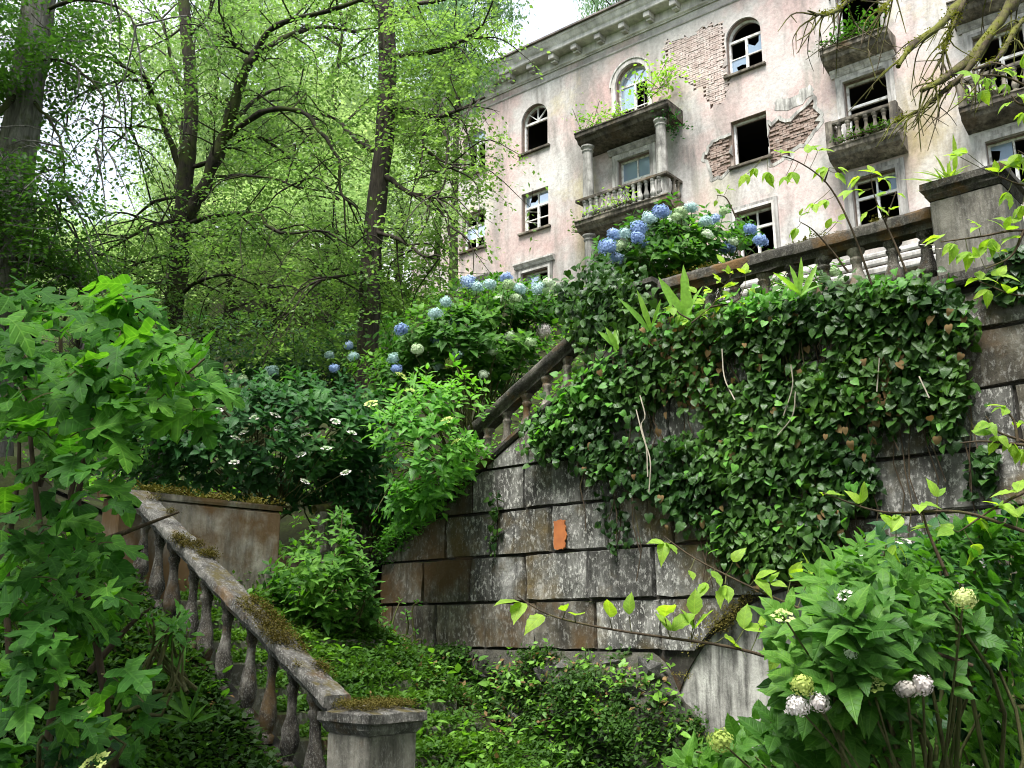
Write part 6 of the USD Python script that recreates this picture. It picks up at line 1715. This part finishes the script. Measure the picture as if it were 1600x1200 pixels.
# pale fern-like tuft on the pillar cap
tuft = thing('grass_tuft', 'pale feathery tuft on the cap of the big pillar', 'plant')
g = np.random.default_rng(5)
c = WALL(4.58, -0.1, 5.08)
for k in range(26):
    e = c + np.array([g.normal() * 0.13, g.normal() * 0.08, abs(g.normal()) * 0.10 + 0.05])
    tm = strap(1, 0.07, 0.3, 5)
    P, NN = place(tm, c[None] + g.normal(size=(1, 3)) * 0.03, (e - c)[None], np.array([[0, -0.6, 0.7]]), np.array([np.linalg.norm(e - c) * 1.2]))
    put('blade', P[0], tm[1], lime_leaf, tuft, smooth=NN[0])


def tufts(name, label, cat, pts, mat, size, seed, n=60, spread=0.2, tm=SMALL[0], up=0.8):
    """small weeds on the building: one plant of many fine leaves"""
    g = np.random.default_rng(seed)
    t = thing(name, label, cat)
    pts = np.array(pts)
    base = pts[g.integers(0, len(pts), n)] + g.normal(size=(n, 3)) * spread * [1, 1, 0.0] + Z * np.abs(g.normal(size=(n, 1))) * spread * up
    d = g.normal(size=(n, 3)) * [1, 1, 0.5] + Z * 0.6
    P, NN = place(tm, base, d, Z + g.normal(size=(n, 3)) * 0.4, size * g.uniform(0.6, 1.3, n))
    v, f, nn = merged(tm, P, NN)
    put('foliage', v, f, mat, t, smooth=nn, kind='stuff')
    st_ = [tube([p, p + (q - p) * 0.5 + g.normal(size=3) * 0.03, q], 0.012, 3) for p, q in zip(pts[g.integers(0, len(pts), 14)], base[:14])]
    put('stem', *join(st_), brown_stem, t)
    return t


bw = lambda u, o, z: BLD(np.array(u, float), np.array(o, float), np.array(z, float))
tufts('balcony_weed', 'leafy weed clump at the left end of the upper slab over the columns', 'plant', bw([4.6, 5.0, 5.4], [1.0] * 3, [21.48] * 3), fern_leaf, 0.15, 1, 190, 0.3, up=1.5)
tufts('balcony_weed', 'bushy seedling tree at the right end of the upper slab over the columns', 'plant', bw([7.6, 8.2, 8.6], [0.9] * 3, [21.9, 22.2, 22.2]), fern_leaf, 0.17, 2, 320, 0.45, up=1.1)
tufts('balcony_weed', 'low weeds in the middle of the upper slab over the columns', 'plant', bw([6.0, 6.5], [1.0] * 2, [21.48] * 2), fern_leaf, 0.14, 3, 110, 0.22, up=1.6)
tufts('balcony_weed', 'moss hanging on the right underside of the upper slab', 'plant', bw([8.6, 8.65], [0.9, 0.5], [21.1, 20.6]), hyd_dark, 0.13, 4, 150, 0.22, up=-1.2)
tufts('balcony_weed', 'weeds at the foot of the pale balusters of the large balcony', 'plant', bw([5.2, 6.6, 7.0, 5.7, 6.2], [1.22] * 5, [17.62] * 5), fern_leaf, 0.12, 5, 170, 0.22, up=1.2)
tufts('balcony_weed', 'dry grass left of the large balcony slab', 'plant', bw([4.1, 4.2], [0.3, 0.8], [17.4, 17.3]), moss_leaf, 0.15, 6, 120, 0.25, up=1.2)
tufts('balcony_weed', 'moss along the small balcony with dark balusters', 'plant', bw([15.1, 15.6, 16.2, 16.6], [0.88] * 4, [17.62] * 4), moss_leaf, 0.10, 7, 260, 0.18, up=0.7)
tufts('balcony_weed', 'green creepers filling the topmost opening over the small slab', 'plant', bw([15.2, 15.5, 15.9, 16.3], [-0.15] * 4, [21.6, 22.2, 21.5, 22.0]), hyd_leaf, 0.16, 8, 420, 0.3, up=1.0)
tufts('balcony_weed', 'moss edge of the topmost small balcony slab', 'plant', bw([14.9, 15.5, 16.2], [0.8] * 3, [21.34] * 3), moss_leaf, 0.11, 9, 240, 0.22, up=0.5)
tufts('balcony_weed', 'weeds on the far right balcony', 'plant', bw([19.2, 19.8], [0.7] * 2, [17.7] * 2), fern_leaf, 0.14, 10, 130, 0.2, up=1.0)

# ------------------------------------------------------------------ dead mossy branches hanging into the top right corner
rd = np.random.default_rng(17)
dt = thing('dead_mossy_tree', 'bare mossy drooping branches reaching in from the top right corner', 'tree')
DY = 7.2
tk = at(1980, -200, 8.0)
put('trunk', *tube(curve([(tk[0] + 0.2, tk[1], 0.0), (tk[0], tk[1], tk[2] * 0.5), tk, tk + Z * 2], 20), np.linspace(0.28, 0.16, 20), 12, 0.25, 3), bark_moss, dt, smooth=True)
main = []
for k, (pts, a, b) in enumerate([([(1980, -160), (1750, -140), (1600, -60), (1507, 0), (1470, 39), (1425, 72), (1403, 104)], 0.07, 0.018), ([(1980, -100), (1760, -90), (1640, -50), (1587, 0), (1548, 52), (1513, 95), (1470, 126), (1442, 140)], 0.075, 0.022), ([(1548, 56), (1513, 108), (1470, 147), (1435, 173), (1398, 190)], 0.03, 0.012),
                                 ([(1980, -60), (1780, -40), (1680, -20), (1600, 30), (1560, 90), (1520, 110)], 0.05, 0.012), ([(1507, 2), (1480, 60), (1470, 95)], 0.022, 0.008), ([(1400, -60), (1340, -10), (1300, 20), (1272, 24)], 0.03, 0.008), ([(1470, -80), (1420, -40), (1390, 0), (1378, 20)], 0.025, 0.008)]):
    q = limb_path(pts, np.linspace(DY + 0.8, DY - 0.3, len(pts)) if k not in (2, 4) else DY - 0.1, 30)
    q = q + (meshkit.noise(q * 6, k)[:, None] - 0.5) * 0.05
    put('branch', *tube(q, np.linspace(a, b, 30) * (1 + 0.35 * (rd.random(30) - 0.5)), 8, 0.5, k), bark_deadmoss, dt, smooth=True)
    main.append(q)
tw = []
for q in main:
    for j in range(13):
        i = rd.integers(8, 30)
        d = np.array([-0.5 + rd.normal() * 0.35, rd.normal() * 0.3, -0.75 + rd.normal() * 0.35])
        L = rd.uniform(0.15, 0.5)
        c = curve([q[i], q[i] + d * L * 0.5 + rd.normal(size=3) * 0.04, q[i] + d * L - Z * 0.06 + rd.normal(size=3) * 0.03], 8)
        tw.append(tube(c, np.linspace(0.009, 0.003, 8), 5, 0.4, j))
        if rd.random() < 0.7:
            e = c[4] + np.array([rd.normal() * 0.1, rd.normal() * 0.1, -rd.uniform(0.05, 0.25)])
            tw.append(tube(curve([c[4], (c[4] + e) / 2 + rd.normal(size=3) * 0.015, e], 5), np.linspace(0.005, 0.002, 5), 4))
put('twigs', *join(tw), bark_deadmoss, dt, kind='stuff')
mq = np.vstack(main)
mq = mq[rd.integers(0, len(mq), 900)] + rd.normal(size=(900, 3)) * 0.012
mq = mq[meshkit.fbm(mq * 5, 2, 4) > 0.45]
cover('moss', None, mq, np.tile(Z, (len(mq), 1)), 0.02, leaf_look('branch_moss', [(0.08, 0.08, 0.015), (0.13, 0.14, 0.025), (0.18, 0.2, 0.03)], (1.2, 1.2, 0.6), 0.3, 0.9, 0.1, 6.0), 12, 5, 0.015, parent=dt)
